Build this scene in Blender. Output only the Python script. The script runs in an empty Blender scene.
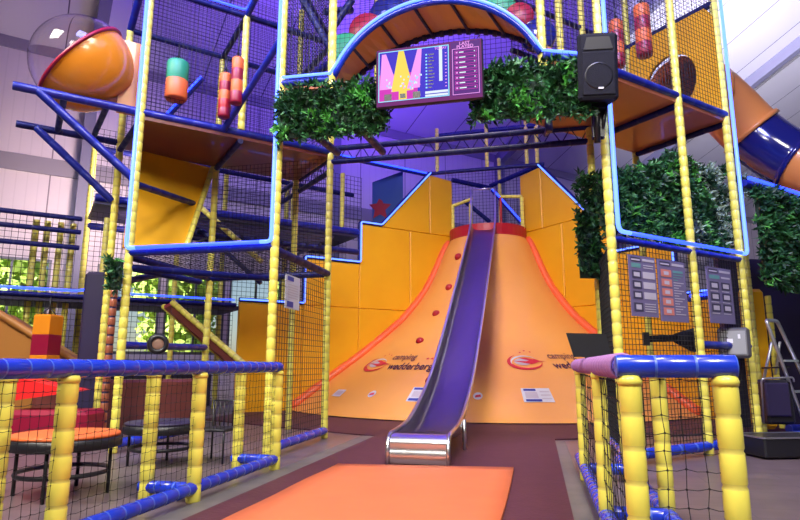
import bpy, math, random
from mathutils import Vector, Matrix
random.seed(7)
PI = math.pi
SC = bpy.context.scene
COL = SC.collection
V = Vector
S2 = math.sqrt(.5)

# ------------------------------------------------------------------ camera
CAM_H = 1.15; FPX = 585.0; PITCH = math.radians(10.2); YAW = math.radians(13.0)
cam = bpy.data.cameras.new('camera'); cam.sensor_width = 36; cam.lens = FPX / 800 * 36
cam.clip_end = 300
co = bpy.data.objects.new('camera', cam); COL.objects.link(co)
co.location = (0, 0, CAM_H); co.rotation_euler = (PI/2 + PITCH, 0, YAW)
SC.camera = co

def W(u, v, d):
    "a point d metres in front of the camera"
    a = (u-400)/FPX; c = (260-v)/FPX
    r = V((a, math.cos(PITCH)-math.sin(PITCH)*c, math.sin(PITCH)+math.cos(PITCH)*c))
    r = V((r.x*math.cos(YAW)-r.y*math.sin(YAW), r.x*math.sin(YAW)+r.y*math.cos(YAW), r.z))
    f = V((-math.sin(YAW)*math.cos(PITCH), math.cos(YAW)*math.cos(PITCH), math.sin(PITCH)))
    return V((0, 0, CAM_H)) + r*(d/(r.dot(f)))

# ------------------------------------------------------------------ materials
def mat(name, col, rough=.5, metal=0, spec=.5, coat=0, emit=None, es=0, trans=0, noise=None, bump=None, alpha=1, sheen=0, ior=1.5):
    m = bpy.data.materials.new(name); m.use_nodes = True
    nt = m.node_tree; b = nt.nodes['Principled BSDF']
    b.inputs['Base Color'].default_value = (*col, 1)
    b.inputs['Roughness'].default_value = rough; b.inputs['Metallic'].default_value = metal
    b.inputs['Specular IOR Level'].default_value = spec
    b.inputs['Coat Weight'].default_value = coat
    b.inputs['Transmission Weight'].default_value = trans
    b.inputs['Alpha'].default_value = alpha; b.inputs['IOR'].default_value = ior
    if emit:
        b.inputs['Emission Color'].default_value = (*emit, 1); b.inputs['Emission Strength'].default_value = es
    tc = nt.nodes.new('ShaderNodeTexCoord')
    if noise:
        c2, sc, lo, hi = noise
        n = nt.nodes.new('ShaderNodeTexNoise'); n.inputs['Scale'].default_value = sc; n.inputs['Detail'].default_value = 5
        nt.links.new(tc.outputs['Object'], n.inputs['Vector'])
        r = nt.nodes.new('ShaderNodeValToRGB'); r.color_ramp.elements[0].position = lo; r.color_ramp.elements[1].position = hi
        r.color_ramp.elements[0].color = (*col, 1); r.color_ramp.elements[1].color = (*c2, 1)
        nt.links.new(n.outputs['Fac'], r.inputs['Fac']); nt.links.new(r.outputs['Color'], b.inputs['Base Color'])
    if bump:
        sc, st = bump
        n = nt.nodes.new('ShaderNodeTexNoise'); n.inputs['Scale'].default_value = sc
        nt.links.new(tc.outputs['Object'], n.inputs['Vector'])
        bp = nt.nodes.new('ShaderNodeBump'); bp.inputs['Strength'].default_value = st; bp.inputs['Distance'].default_value = .02
        nt.links.new(n.outputs['Fac'], bp.inputs['Height']); nt.links.new(bp.outputs['Normal'], b.inputs['Normal'])
    return m

M = {}
M['yellow'] = mat('yellow_vinyl', (.85, .78, .12), .35, coat=.15, noise=((.80, .72, .11), 3, .3, .7))
M['yseam'] = mat('yellow_seam', (.68, .60, .12), .5)
M['blue'] = mat('blue_vinyl', (.012, .03, .52), .25, coat=.4, noise=((.01, .05, .62), 4, .3, .7))
M['bseam'] = mat('blue_tie', (.05, .12, .62), .4)
M['dblue'] = mat('dark_blue_foam', (.006, .009, .11), .45, spec=.3)
M['nblue'] = mat('navy_vinyl', (.008, .016, .26), .35, coat=.15); M['nseam'] = mat('navy_tie', (.014, .03, .32), .5)
M['dseam'] = mat('dark_blue_seam', (.006, .01, .10), .5)
M['net'] = mat('black_cord', (.008, .008, .012), .7)
M['neon'] = mat('blue_light_tube', (.02, .04, .3), .4, emit=(.018, .05, 1), es=4.5)
M['neonw'] = mat('pale_light_tube', (.04, .06, .3), .4, emit=(.075, .17, 1), es=3.8)
M['orange'] = mat('orange_pad', (.88, .45, .008), .45, noise=((.85, .42, .006), 1.2, .35, .65), bump=(1.3, .25))
M['dorange'] = mat('deck_pad', (.42, .13, .06), .3, coat=.2, bump=(1.5, .3))
M['hill'] = mat('tan_orange_vinyl', (.84, .39, .085), .32, coat=.12, noise=((.81, .36, .075), .8, .3, .7), bump=(.8, .2))
M['bumper'] = mat('bumper_orange', (.88, .14, .03), .4, bump=(3, .2))
M['red'] = mat('red_vinyl', (.42, .008, .02), .4)
M['crimson'] = mat('crimson_vinyl', (.28, .006, .035), .4)
M['brightred'] = mat('bright_red', (.80, .02, .02), .4)
M['steel'] = mat('brushed_steel', (.72, .72, .75), .30, metal=1, bump=(12, .03))
M['steelbed'] = mat('slide_steel', (.30, .27, .26), .30, metal=1, bump=(.9, .12))
M['alu'] = mat('aluminium', (.55, .57, .60), .35, metal=.9)
M['black'] = mat('black_plastic', (.012, .012, .016), .4)
M['blackmatte'] = mat('black_grille', (.010, .010, .018), .7, spec=.2, bump=(120, .4))
M['dark'] = mat('dark_purple_pad', (.025, .018, .06), .5)
M['white'] = mat('white_plastic', (.75, .75, .78), .4)
M['grey'] = mat('grey_metal', (.18, .18, .2), .4, metal=.6)
M['green'] = mat('green_foam', (.02, .28, .14), .5)
M['orangefoam'] = mat('orange_foam', (.75, .15, .035), .5)
M['mat'] = mat('orange_mat', (.66, .15, .055), .7, noise=((.60, .135, .05), 2.5, .3, .7), bump=(1.6, .35))
M['bubble'] = mat('clear_acrylic', (1, 1, 1), .02, trans=1, ior=1.30, spec=1.0)
M['bowl'] = mat('orange_gloss_plastic', (.80, .27, .015), .25, coat=.3)
M['peach'] = mat('peach_plastic', (.80, .30, .08), .3, coat=.3)
M['tubeblue'] = mat('blue_gloss_plastic', (.01, .015, .16), .15, coat=.5)
M['leaf1'] = mat('leaf_dark', (.008, .05, .02), .5)
M['leaf2'] = mat('leaf_mid', (.035, .16, .045), .5)
M['leaf3'] = mat('leaf_bright', (.09, .40, .06), .5)
M['leaf4'] = mat('leaf_pale', (.30, .42, .33), .6)
M['leafback'] = mat('hedge_backing', (.008, .03, .015), .8)
M['treeleaf'] = mat('tree_leaf', (.34, .52, .07), .6, noise=((.62, .75, .16), 1.5, .35, .65))
M['bark'] = mat('bark', (.12, .08, .05), .8)
M['seablue'] = mat('board_blue', (.02, .07, .30), .5)
M['navy'] = mat('navy_board', (.02, .04, .16), .5)
M['textgrey'] = mat('print_grey', (.20, .07, .06), .6)
M['textpurple'] = mat('print_purple', (.06, .012, .05), .6)
M['printred'] = mat('print_red', (.62, .02, .04), .5)
M['tan'] = mat('tan_plastic', (.30, .17, .12), .5)
M['navysteel'] = mat('navy_steel', (.05, .05, .16), .4, metal=.4)
M['ldeck'] = mat('dark_deck_pad', (.17, .045, .035), .3, coat=.25, bump=(1.5, .3))
M['printblue'] = mat('print_blue', (.03, .05, .35), .5)
M['paper'] = mat('sign_paper', (.62, .64, .72), .5)
M['board'] = mat('sign_board', (.16, .13, .26), .45)
M['boardcell'] = mat('sign_cell', (.50, .46, .55), .5)
M['boarddark'] = mat('sign_dark', (.05, .04, .09), .5)
M['boardorange'] = mat('sign_orange', (.62, .20, .16), .5)
M['boardteal'] = mat('sign_teal', (.12, .30, .30), .5)
M['purplecable'] = mat('purple_cable', (.35, .16, .42), .5)
M['glass'] = mat('window_glass', (1, 1, 1), .03, trans=1, ior=1.02)
M['outside'] = mat('grass_outside', (.10, .22, .04), .9, noise=((.16, .28, .06), .6, .3, .7))
def em(name, col, s): return mat(name, (.01, .01, .01), .5, spec=.05, emit=col, es=s)
M['sc_bg'] = em('screen_blue', (.04, .02, .62), 1.0)
M['sc_mag'] = em('screen_magenta', (.80, .03, .60), .85)
M['sc_dark'] = em('screen_dark', (.10, .008, .22), 1)
M['sc_pink'] = em('screen_pink', (.95, .35, .95), 1)
M['sc_cyan'] = em('screen_cyan', (.30, .75, 1), 1.1)
M['sc_yel'] = em('screen_yellow', (1, .75, .10), 1)
M['sc_white'] = em('screen_white', (.8, .9, 1), 1)
M['sc_edge'] = em('screen_edge', (.20, .006, .20), .8)
M['lampface'] = mat('lamp_glass', (.35, .36, .36), .1, coat=.5)

def floor_mat(name, c1, c2, c3, scale, rough=.35):
    m = mat(name, c1, rough); nt = m.node_tree; b = nt.nodes['Principled BSDF']
    tc = nt.nodes.new('ShaderNodeTexCoord')
    br = nt.nodes.new('ShaderNodeTexBrick'); br.inputs['Scale'].default_value = scale
    br.inputs['Color1'].default_value = (*c1, 1); br.inputs['Color2'].default_value = (*c2, 1); br.inputs['Mortar'].default_value = (*c3, 1)
    br.inputs['Mortar Size'].default_value = .008; br.inputs['Brick Width'].default_value = 1.6; br.inputs['Row Height'].default_value = .35
    nt.links.new(tc.outputs['Object'], br.inputs['Vector'])
    n = nt.nodes.new('ShaderNodeTexNoise'); n.inputs['Scale'].default_value = 3; n.inputs['Detail'].default_value = 8
    nt.links.new(tc.outputs['Object'], n.inputs['Vector'])
    mx = nt.nodes.new('ShaderNodeMixRGB'); mx.blend_type = 'MULTIPLY'; mx.inputs['Fac'].default_value = .55
    nt.links.new(br.outputs['Color'], mx.inputs['Color1']); nt.links.new(n.outputs['Fac'], mx.inputs['Color2'])
    nt.links.new(mx.outputs['Color'], b.inputs['Base Color'])
    return m
M['floor'] = floor_mat('vinyl_floor', (.20, .145, .17), (.17, .125, .15), (.13, .1, .12), 1.0)
M['path'] = mat('maroon_rubber', (.065, .014, .024), .6, noise=((.08, .02, .032), 5, .3, .7), bump=(30, .15))
M['greystrip'] = mat('grey_strip', (.15, .135, .13), .5, noise=((.11, .10, .10), 4, .3, .7))

def panel_mat(name, col, dark, width, axis, rough=.5, fine=0):
    "sheet panels with thin dark joints across one object axis"
    m = mat(name, col, rough); nt = m.node_tree; b = nt.nodes['Principled BSDF']
    tc = nt.nodes.new('ShaderNodeTexCoord'); sp = nt.nodes.new('ShaderNodeSeparateXYZ')
    nt.links.new(tc.outputs['UV'], sp.inputs[0])
    def math_(op, a, bb):
        n = nt.nodes.new('ShaderNodeMath'); n.operation = op
        for i, x in enumerate((a, bb)):
            if isinstance(x, (int, float)): n.inputs[i].default_value = x
            elif x is not None: nt.links.new(x, n.inputs[i])
        return n.outputs[0]
    f = math_('FRACT', math_('DIVIDE', sp.outputs[axis], width), None)
    line = math_('LESS_THAN', f, .018)
    if fine:
        g = math_('FRACT', math_('DIVIDE', sp.outputs[axis], fine), None)
        line = math_('MAXIMUM', line, math_('MULTIPLY', math_('LESS_THAN', g, .12), .10))
    mx = nt.nodes.new('ShaderNodeMixRGB'); nt.links.new(line, mx.inputs['Fac'])
    mx.inputs['Color1'].default_value = (*col, 1); mx.inputs['Color2'].default_value = (*dark, 1)
    nt.links.new(mx.outputs['Color'], b.inputs['Base Color'])
    return m
M['wallpanel'] = panel_mat('wall_sheet', (.72, .66, .68), (.25, .22, .25), 2.1, 0, fine=.28)
M['ceilpanel'] = panel_mat('ceiling_sheet', (.70, .70, .72), (.10, .10, .14), 2.1, 1, fine=0)
M['rafter'] = mat('rafter_grey', (.22, .22, .30), .5)
M['wallrail'] = mat('wall_rail', (.30, .28, .32), .5)

# ------------------------------------------------------------------ mesh builder
class MB:
    def __init__(s): s.v = []; s.f = []; s.mi = []; s.sm = []; s.uv = None
    def face(s, idx, m=0, smooth=False): s.f.append(tuple(idx)); s.mi.append(m); s.sm.append(smooth)
    def quad(s, a, b, c, d, m=0):
        k = len(s.v); s.v += [tuple(a), tuple(b), tuple(c), tuple(d)]; s.face((k, k+1, k+2, k+3), m)
    def box(s, c, size, rz=0, m=0, mat3=None):
        c = V(c); R = mat3 or Matrix.Rotation(rz, 3, 'Z'); k = len(s.v)
        h = V(size)/2
        for z in (-1, 1):
            for x, y in ((-1, -1), (1, -1), (1, 1), (-1, 1)):
                s.v.append(tuple(c + R @ V((x*h.x, y*h.y, z*h.z))))
        for q in ((3, 2, 1, 0), (4, 5, 6, 7), (0, 1, 5, 4), (1, 2, 6, 5), (2, 3, 7, 6), (3, 0, 4, 7)): s.face([k+i for i in q], m)
        return s
    def rbox(s, c, size, b=.02, mat3=None, m=0, rz=0):
        "box with chamfered edges"
        c = V(c); R = mat3 or Matrix.Rotation(rz, 3, 'Z'); hx, hy, hz = size[0]/2, size[1]/2, size[2]/2
        b = min(b, hx*.9, hy*.9, hz*.9)
        k = len(s.v)
        ring = [(-hx+b, -hy), (hx-b, -hy), (hx, -hy+b), (hx, hy-b), (hx-b, hy), (-hx+b, hy), (-hx, hy-b), (-hx, -hy+b)]
        def sh(p, d): x, y = p; return (max(-hx+d, min(hx-d, x)), max(-hy+d, min(hy-d, y)))
        for z, d in ((-hz, b), (-hz+b, 0), (hz-b, 0), (hz, b)):
            for p in ring:
                q = sh(p, d) if d else p
                s.v.append(tuple(c + R @ V((q[0], q[1], z))))
        for j in range(3):
            for i in range(8):
                a = k+j*8+i; bq = k+j*8+(i+1) % 8
                s.face((a, bq, bq+8, a+8), m, False)
        s.face([k+7-i for i in range(8)], m); s.face([k+24+i for i in range(8)], m)
        return s
    def prism(s, poly, off, m=0):
        "planar polygon (3D points) extruded by vector off"
        k = len(s.v); n = len(poly); off = V(off)
        s.v += [tuple(p) for p in poly] + [tuple(V(p)+off) for p in poly]
        s.face(range(k, k+n), m); s.face(range(k+2*n-1, k+n-1, -1), m)
        for i in range(n):
            j = (i+1) % n; s.face((k+j, k+i, k+n+i, k+n+j), m)
        return s
    def _frame(s, d):
        d = V(d).normalized(); up = V((0, 0, 1)) if abs(d.z) < .95 else V((1, 0, 0))
        a = d.cross(up).normalized(); return a, a.cross(d).normalized()
    def rings(s, rows, seg, mats=None, cap=True, smooth=True):
        "rows: list of (center, a, b, r)"
        k = len(s.v)
        for c, a, b, r in rows:
            for i in range(seg):
                t = 2*PI*i/seg; s.v.append(tuple(V(c)+a*(r*math.cos(t))+b*(r*math.sin(t))))
        for j in range(len(rows)-1):
            mi = mats[j] if mats else 0
            for i in range(seg):
                p = k+j*seg+i; q = k+j*seg+(i+1) % seg
                s.face((p, q, q+seg, p+seg), mi, smooth)
        if cap:
            s.face([k+seg-1-i for i in range(seg)], mats[0] if mats else 0)
            e = k+(len(rows)-1)*seg; s.face([e+i for i in range(seg)], mats[-1] if mats else 0)
        return s
    def tube(s, p0, p1, r, seg=10, m=0, r1=None, cap=True):
        p0 = V(p0); p1 = V(p1); a, b = s._frame(p1-p0)
        return s.rings([(p0, a, b, r), (p1, a, b, r if r1 is None else r1)], seg, [m], cap)
    def foam(s, p0, p1, r, L=.15, seg=12, cr=.86, w=.10):
        "padded tube in bulging segments, creases in material slot 1"
        p0 = V(p0); p1 = V(p1); D = p1-p0; n = max(1, round(D.length/L)); a, b = s._frame(D); rows = []; ms = []
        for i in range(n):
            for t, rr, mm in ((0, cr, 1), (w, .985, 0), (.5, 1.0, 0), (1-w, .985, 1)):
                rows.append((p0+D*((i+t)/n), a, b, r*rr)); ms.append(mm)
        rows.append((p1, a, b, r*cr))
        return s.rings(rows, seg, ms)
    def path(s, pts, r, seg=8, m=0, cap=True, closed=False):
        pts = [V(p) for p in pts]; rows = []; n = len(pts); pa = None
        for i, p in enumerate(pts):
            d = (pts[min(i+1, n-1)]-pts[max(i-1, 0)]).normalized()
            if pa is None: a, b = s._frame(d)
            else:
                a = (pa - d*pa.dot(d)).normalized(); b = a.cross(d).normalized()
            pa = a; rows.append((p, a, b, r[i] if isinstance(r, (list, tuple)) else r))
        return s.rings(rows, seg, [m]*(n-1), cap)
    def lathe(s, c, prof, seg=24, mat3=None, m=0, smooth=True, cap=False):
        R = mat3 or Matrix.Identity(3); k = len(s.v); c = V(c)
        for r, z in prof:
            for i in range(seg):
                t = 2*PI*i/seg; s.v.append(tuple(c+R @ V((r*math.cos(t), r*math.sin(t), z))))
        for j in range(len(prof)-1):
            mi = m[j] if isinstance(m, (list, tuple)) else m
            for i in range(seg):
                p = k+j*seg+i; q = k+j*seg+(i+1) % seg; s.face((p, q, q+seg, p+seg), mi, smooth)
        if cap:
            mi = m[0] if isinstance(m, (list, tuple)) else m
            s.face([k+seg-1-i for i in range(seg)], mi); e = k+(len(prof)-1)*seg; s.face([e+i for i in range(seg)], m[-1] if isinstance(m, (list, tuple)) else m)
        return s
    def cord(s, a, b, r):
        a = V(a); b = V(b); D = b-a
        if D.length < 1e-5: return
        x, y = s._frame(D); k = len(s.v)
        for p in (a, b):
            for t in (0, 2.0944, 4.1888): s.v.append(tuple(p+x*(r*math.cos(t))+y*(r*math.sin(t))))
        for i in range(3): s.face((k+i, k+(i+1) % 3, k+3+(i+1) % 3, k+3+i))
    def net(s, p0, u, v, pitch, r, jit=0, knots=False, sag=0):
        p0 = V(p0); u = V(u); v = V(v); nu = max(1, round(u.length/pitch)); nv = max(1, round(v.length/pitch))
        if not jit:
            for i in range(nu+1): s.cord(p0+u*(i/nu), p0+u*(i/nu)+v, r)
            for j in range(nv+1): s.cord(p0+v*(j/nv), p0+v*(j/nv)+u, r)
            return s
        n = u.cross(v).normalized(); g = {}
        ud = u.normalized(); vd = v.normalized()
        for i in range(nu+1):
            for j in range(nv+1):
                e = 0 if i in (0, nu) and j in (0, nv) else 1
                sg = -sag*pitch*math.sin(PI*i/nu) if sag else 0
                g[i, j] = p0+u*(i/nu)+v*(j/nv)+e*(ud*random.uniform(-jit, jit)+vd*(random.uniform(-jit, jit)+sg)+n*random.uniform(-jit, jit))
        for i in range(nu+1):
            for j in range(nv+1):
                if i < nu:
                    if knots:
                        mid = (g[i, j]+g[i+1, j])/2+V((0, 0, -pitch*.07)); s.cord(g[i, j], mid, r); s.cord(mid, g[i+1, j], r)
                    else: s.cord(g[i, j], g[i+1, j], r)
                if j < nv: s.cord(g[i, j], g[i, j+1], r)
                if knots: s.box(g[i, j], (r*3, r*3, r*4), .5)
        return s
    def build(s, name, mats, parent=None, loc=None):
        me = bpy.data.meshes.new(name); me.from_pydata(s.v, [], s.f)
        if not isinstance(mats, (list, tuple)): mats = [mats]
        for m in mats: me.materials.append(m)
        me.polygons.foreach_set('material_index', [min(i, len(mats)-1) for i in s.mi])
        me.polygons.foreach_set('use_smooth', s.sm)
        if s.uv:
            l = me.uv_layers.new(name='UVMap')
            for lp in me.loops: l.data[lp.index].uv = s.uv[lp.vertex_index]
        me.update()
        o = bpy.data.objects.new(name, me); COL.objects.link(o)
        if parent:
            o.parent = parent
            if parent.type == 'EMPTY' and parent.get('_w') is not None: o.location = -V(parent.location)
        if loc: o.location = loc
        return o

def tag(o, label, cat, group=None, kind=None):
    o['label'] = label; o['category'] = cat
    if group: o['group'] = group
    if kind: o['kind'] = kind
    return o
def thing(name, label, cat, loc=(0, 0, 0), world=True, group=None, rz=0):
    "world=True: the parts' meshes are given in world coordinates"
    o = bpy.data.objects.new(name, None); COL.objects.link(o); o.location = loc; o.rotation_euler = (0, 0, rz)
    o.empty_display_size = .2
    if world: o['_w'] = 1
    return tag(o, label, cat, group)
def struct(o): o['kind'] = 'structure'; return o
def copy_tree(src, loc, rz=0, label=None):
    r = src.copy(); COL.objects.link(r); r.location = loc; r.rotation_euler = (0, 0, rz)
    if label: r['label'] = label
    for ch in list(src.children):
        c = ch.copy(); COL.objects.link(c); c.parent = r
        for g in ch.children:
            d = g.copy(); COL.objects.link(d); d.parent = c
    return r
BL = [M['blue'], M['bseam']]; DB = [M['dblue'], M['dseam']]; NB = [M['nblue'], M['nseam']]; YE = [M['yellow'], M['yseam']]
def post(t, x, y, z0, z1, r=.058, name='post', L=.15, mats=None):
    return MB().foam((x, y, z0), (x, y, z1), r, L).build(name, mats or YE, t)
def beam(t, p0, p1, r=.05, name='beam', mats=None, L=.3):
    return MB().foam(p0, p1, r, L, 10, .93, .06).build(name, mats or DB, t)
def netp(t, p0, u, v, pitch=.065, r=.0042, name='netting'):
    return MB().net(p0, u, v, pitch, r).build(name, M['net'], t)
def strip(t, pts, r=.016, name='light_strip', m='neon'):
    return MB().path(pts, r, 8).build(name, M[m], t)
def rounded(pts, rad=.12, n=5):
    out = [V(pts[0])]
    for i in range(1, len(pts)-1):
        p = V(pts[i]); a = (V(pts[i-1])-p); b = (V(pts[i+1])-p)
        ra = min(rad, a.length*.45, b.length*.45); a = a.normalized()*ra; b = b.normalized()*ra
        for k in range(n+1):
            t = k/n; out.append(p+a*(1-t)**2+b*t**2)
    out.append(V(pts[-1])); return out
def text_mesh(body, size, depth=0, bold=0):
    cu = bpy.data.curves.new('lettering', 'FONT'); cu.body = body; cu.size = size; cu.align_x = 'LEFT'; cu.offset = bold+size*.02
    o = bpy.data.objects.new('lettering', cu)
    COL.objects.link(o); dg = bpy.context.evaluated_depsgraph_get(); dg.update()
    me = bpy.data.meshes.new_from_object(o.evaluated_get(dg))
    vs = [v.co.copy() for v in me.vertices]; fs = [tuple(p.vertices) for p in me.polygons]
    bpy.data.objects.remove(o); bpy.data.curves.remove(cu); bpy.data.meshes.remove(me)
    return vs, fs
def add_text(mb, body, size, fn, m=0, width=None):
    vs, fs = text_mesh(body, size)
    if not vs: return
    x0 = min(v.x for v in vs); x1 = max(v.x for v in vs); k = len(mb.v); sx = (width/(x1-x0)) if width else 1
    for v in vs: mb.v.append(tuple(fn((v.x-x0)*sx, v.y)))
    for f in fs: mb.face([k+i for i in f], m)

# ------------------------------------------------------------------ the hall
def b2w(a, d, z):
    "hall coordinates: a along the eave, d inward from the eave wall"
    # n = (-1,1)/sqrt2 ; wall at n.p = 28/sqrt2
    n = V((-S2, S2, 0)); t = V((S2, S2, 0))
    return t*a + n*(28*S2-d) + V((0, 0, z))
TT = math.tan(math.radians(22)); EAVE = 10.8
def ceil_z(d): return EAVE+TT*d
mb = MB(); pts = []
mb.quad((-45, -30, 0), (45, -30, 0), (45, 55, 0), (-45, 55, 0)); fl = struct(mb.build('floor', M['floor']))
fl.location.z = 0
# wall with window openings, as strips
def wall_quad(mb, a0, a1, z0, z1, th=.15):
    pts = [b2w(a0, 0, z0), b2w(a1, 0, z0), b2w(a1, 0, z1), b2w(a0, 0, z1)]
    k = len(mb.v); mb.prism(pts, V((-S2, S2, 0))*th)
    for i, p in enumerate(mb.v[k:]): mb.uv.append((p[0]*S2+p[1]*S2, p[2]))
mb = MB(); mb.uv = []
WZ0, WZ1 = 1.5, 4.2
wins = [(-5.6, -3.75), (-3.6, -1.75), (-1.65, .3), (1.5, 3.35), (3.5, 5.4), (5.55, 7.4), (9.8, 11.6)]
wall_quad(mb, -22, 45, 0, WZ0); wall_quad(mb, -22, 45, WZ1, EAVE)
xs = [-22]+[x for w in wins for x in w]+[45]
for i in range(0, len(xs), 2): wall_quad(mb, xs[i], xs[i+1], WZ0, WZ1)
struct(mb.build('wall_left', M['wallpanel']))
for i, (a0, a1) in enumerate(wins):
    root = bpy.data.objects.new('window_%d' % (i+1), None); COL.objects.link(root); root['kind'] = 'structure'
    f = MB()
    for (x0, x1, z0, z1) in ((a0, a0+.07, WZ0, WZ1), (a1-.07, a1, WZ0, WZ1), (a0, a1, WZ0, WZ0+.07), (a0, a1, WZ1-.07, WZ1), ((a0+a1)/2-.03, (a0+a1)/2+.03, WZ0, WZ1)):
        f.prism([b2w(x0, -.0, z0), b2w(x1, -.0, z0), b2w(x1, -.0, z1), b2w(x0, -.0, z1)], V((-S2, S2, 0))*.1)
    f.build('window_frame', M['grey'], root)
    g = MB(); g.prism([b2w(a0, -.05, WZ0), b2w(a1, -.05, WZ0), b2w(a1, -.05, WZ1), b2w(a0, -.05, WZ1)], V((-S2, S2, 0))*.006)
    g.build('window_pane', M['glass'], root)
# far gable wall, closing the hall at the back
mb = MB(); mb.uv = []
pts = [b2w(44, 0, 0), b2w(44, 22, 0), b2w(44, 22, ceil_z(22)), b2w(44, 0, EAVE)]
mb.prism(pts, V((S2, S2, 0))*.15); mb.uv = [(-p[0]*S2+p[1]*S2, p[2]) for p in mb.v]
struct(mb.build('wall_back', M['wallpanel']))
mb = MB(); mb.uv = []
pts = [b2w(-22, 0, 0), b2w(-22, 44, 0), b2w(-22, 44, EAVE), b2w(-22, 22, ceil_z(22)), b2w(-22, 0, EAVE)]
mb.prism(pts, V((-S2, -S2, 0))*.15); mb.uv = [(-p[0]*S2+p[1]*S2, p[2]) for p in mb.v]
struct(mb.build('wall_front', M['wallpanel']))
mb = MB(); A = [b2w(-22, -.2, ceil_z(-.2)), b2w(45, -.2, ceil_z(-.2)), b2w(45, 22, ceil_z(22)), b2w(-22, 22, ceil_z(22))]
mb.prism(A, (0, 0, .2)); mb.uv = [(((-p[0]+p[1])*S2), (p[0]+p[1])*S2) for p in mb.v]
struct(mb.build('ceiling', M['ceilpanel']))
mb = MB(); A = [b2w(-22, 22, ceil_z(22)), b2w(45, 22, ceil_z(22)), b2w(45, 44, EAVE), b2w(-22, 44, EAVE)]
mb.prism(A, (0, 0, .2)); mb.uv = [(((-p[0]+p[1])*S2), (p[0]+p[1])*S2) for p in mb.v]
struct(mb.build('ceiling', M['ceilpanel']))
mb = MB(); mb.uv = []
A = [b2w(-22, 44, 0), b2w(45, 44, 0), b2w(45, 44, EAVE), b2w(-22, 44, EAVE)]; mb.prism(A, V((S2, -S2, 0))*.15)
mb.uv = [((p[0]+p[1])*S2, p[2]) for p in mb.v]
struct(mb.build('wall_right', M['wallpanel']))
n = 1
for a in (.9, 9.3, 17.7, 26.1, 34.5):
    mb = MB(); w = .32
    mb.prism([b2w(a-w/2, 0, EAVE-.55), b2w(a+w/2, 0, EAVE-.55), b2w(a+w/2, 21.9, ceil_z(21.9)-.55), b2w(a-w/2, 21.9, ceil_z(21.9)-.55)], (0, 0, .5))
    struct(mb.build('trim_%d' % n, M['rafter'])); n += 1
    mb = MB(); p = b2w(a, .2, 0)
    mb.box((p.x, p.y, EAVE/2), (w, .35, EAVE), PI/4); struct(mb.build('trim_%d' % n, M['rafter'])); n += 1
for z, h in ((EAVE-.15, .35), (7.0, .5)):
    mb = MB(); mb.prism([b2w(-22, .08, z-h/2), b2w(44, .08, z-h/2), b2w(44, .08, z+h/2), b2w(-22, .08, z+h/2)], V((-S2, S2, 0))*.08)
    struct(mb.build('trim_%d' % n, M['wallrail'])); n += 1

# outside: ground and trees
mb = MB(); mb.quad(b2w(-40, -.4, -.05), b2w(60, -.4, -.05), b2w(60, -40, -.05), b2w(-40, -40, -.05))
tag(mb.build('lawn', M['outside']), 'sunlit green lawn seen outside beyond the hall windows', 'grass', kind='structure')
def leaf_blob(mb, c, R, n, s, zs=1):
    for _ in range(n):
        d = V((random.gauss(0, 1), random.gauss(0, 1), random.gauss(0, 1))).normalized()
        p = V(c)+V((d.x*R, d.y*R, d.z*R*zs))*random.uniform(.6, 1)
        a = V((random.gauss(0, 1), random.gauss(0, 1), random.gauss(0, 1))).normalized()*s
        b = a.cross(d).normalized()*s*.6
        mb.quad(p-a, p-b, p+a, p+b)
tw = thing('tree', 'leafy green tree outside the hall windows', 'tree', (0, 0, 0), world=False, group='trees outside the windows')
mb = MB()
for k in range(7): leaf_blob(mb, (random.uniform(-1.2, 1.2), random.uniform(-1.2, 1.2), random.uniform(1.8, 5)), 1.5, 420, .22)
mb.build('foliage', M['treeleaf'], tw); MB().tube((0, 0, -.05), (0, 0, 3), .18, 8, r1=.1).build('trunk', M['bark'], tw)
tp = [(-6.5, -8), (-.6, -9), (5.2, -8), (11.2, -9), (-12.5, -9)]
for i, (a, d) in enumerate(tp):
    p = b2w(a, d, 0)
    if i == 0: tw.location = p
    else: copy_tree(tw, p, i*1.3)

# ------------------------------------------------------------------ floor coverings
def slab(name, poly, z0, z1, m):
    return MB().prism([(x, y, z0) for x, y in poly], (0, 0, z1-z0)).build(name, m)
def flip(o):
    o.data.flip_normals(); return o
p = slab('rubber_path', [(-2.62, 9.55), (-2.62, -1), (.22, -1), (.22, 9.75), (4.5, 11.9), (4.6, 17.3), (-7.2, 17.3), (-7.0, 11.6), (-2.62, 9.55)][:-1], 0, .02, M['path'])
tag(p, 'dark maroon rubber matting from the camera to the foot of the orange hill', 'floor mat')
for x0, x1, side in ((-2.86, -2.62, 'left'), (.22, .37, 'right')):
    p = slab('grey_floor_strip', [(x0, -1), (x1, -1), (x1, 9.6), (x0, 9.6)], 0, .012, M['greystrip'])
    tag(p, 'narrow grey floor strip along the %s edge of the maroon matting' % side, 'floor strip', 'grey floor strips')
mb = MB(); nx = 10; ny = 30
def mz(u, v): return .05+.004*math.sin(v*17+u*3)+.003*math.sin(v*31)
X0, X1, Y0, Y1 = -2.27, -.30, -.5, 6.82
for j in range(ny+1):
    for i in range(nx+1):
        u = i/nx; v = j/ny
        yy = Y0+(Y1-Y0)*v - .16*(1-u)*v; mb.v.append((X0+(X1-X0)*u+.01*math.sin(v*9), yy, mz(u, v)))
for j in range(ny):
    for i in range(nx):
        a = j*(nx+1)+i; mb.face((a, a+1, a+nx+2, a+nx+1), 0, True)
k = len(mb.v)
edge = [i for i in range(nx+1)]+[(j+1)*(nx+1)-1 for j in range(1, ny+1)]+[ny*(nx+1)+i for i in range(nx-1, -1, -1)]+[j*(nx+1) for j in range(ny-1, 0, -1)]
for e in edge: x, y, z = mb.v[e]; mb.v.append((x, y, .021))
for i in range(len(edge)):
    j = (i+1) % len(edge); mb.face((edge[j], edge[i], k+i, k+j))
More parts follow.
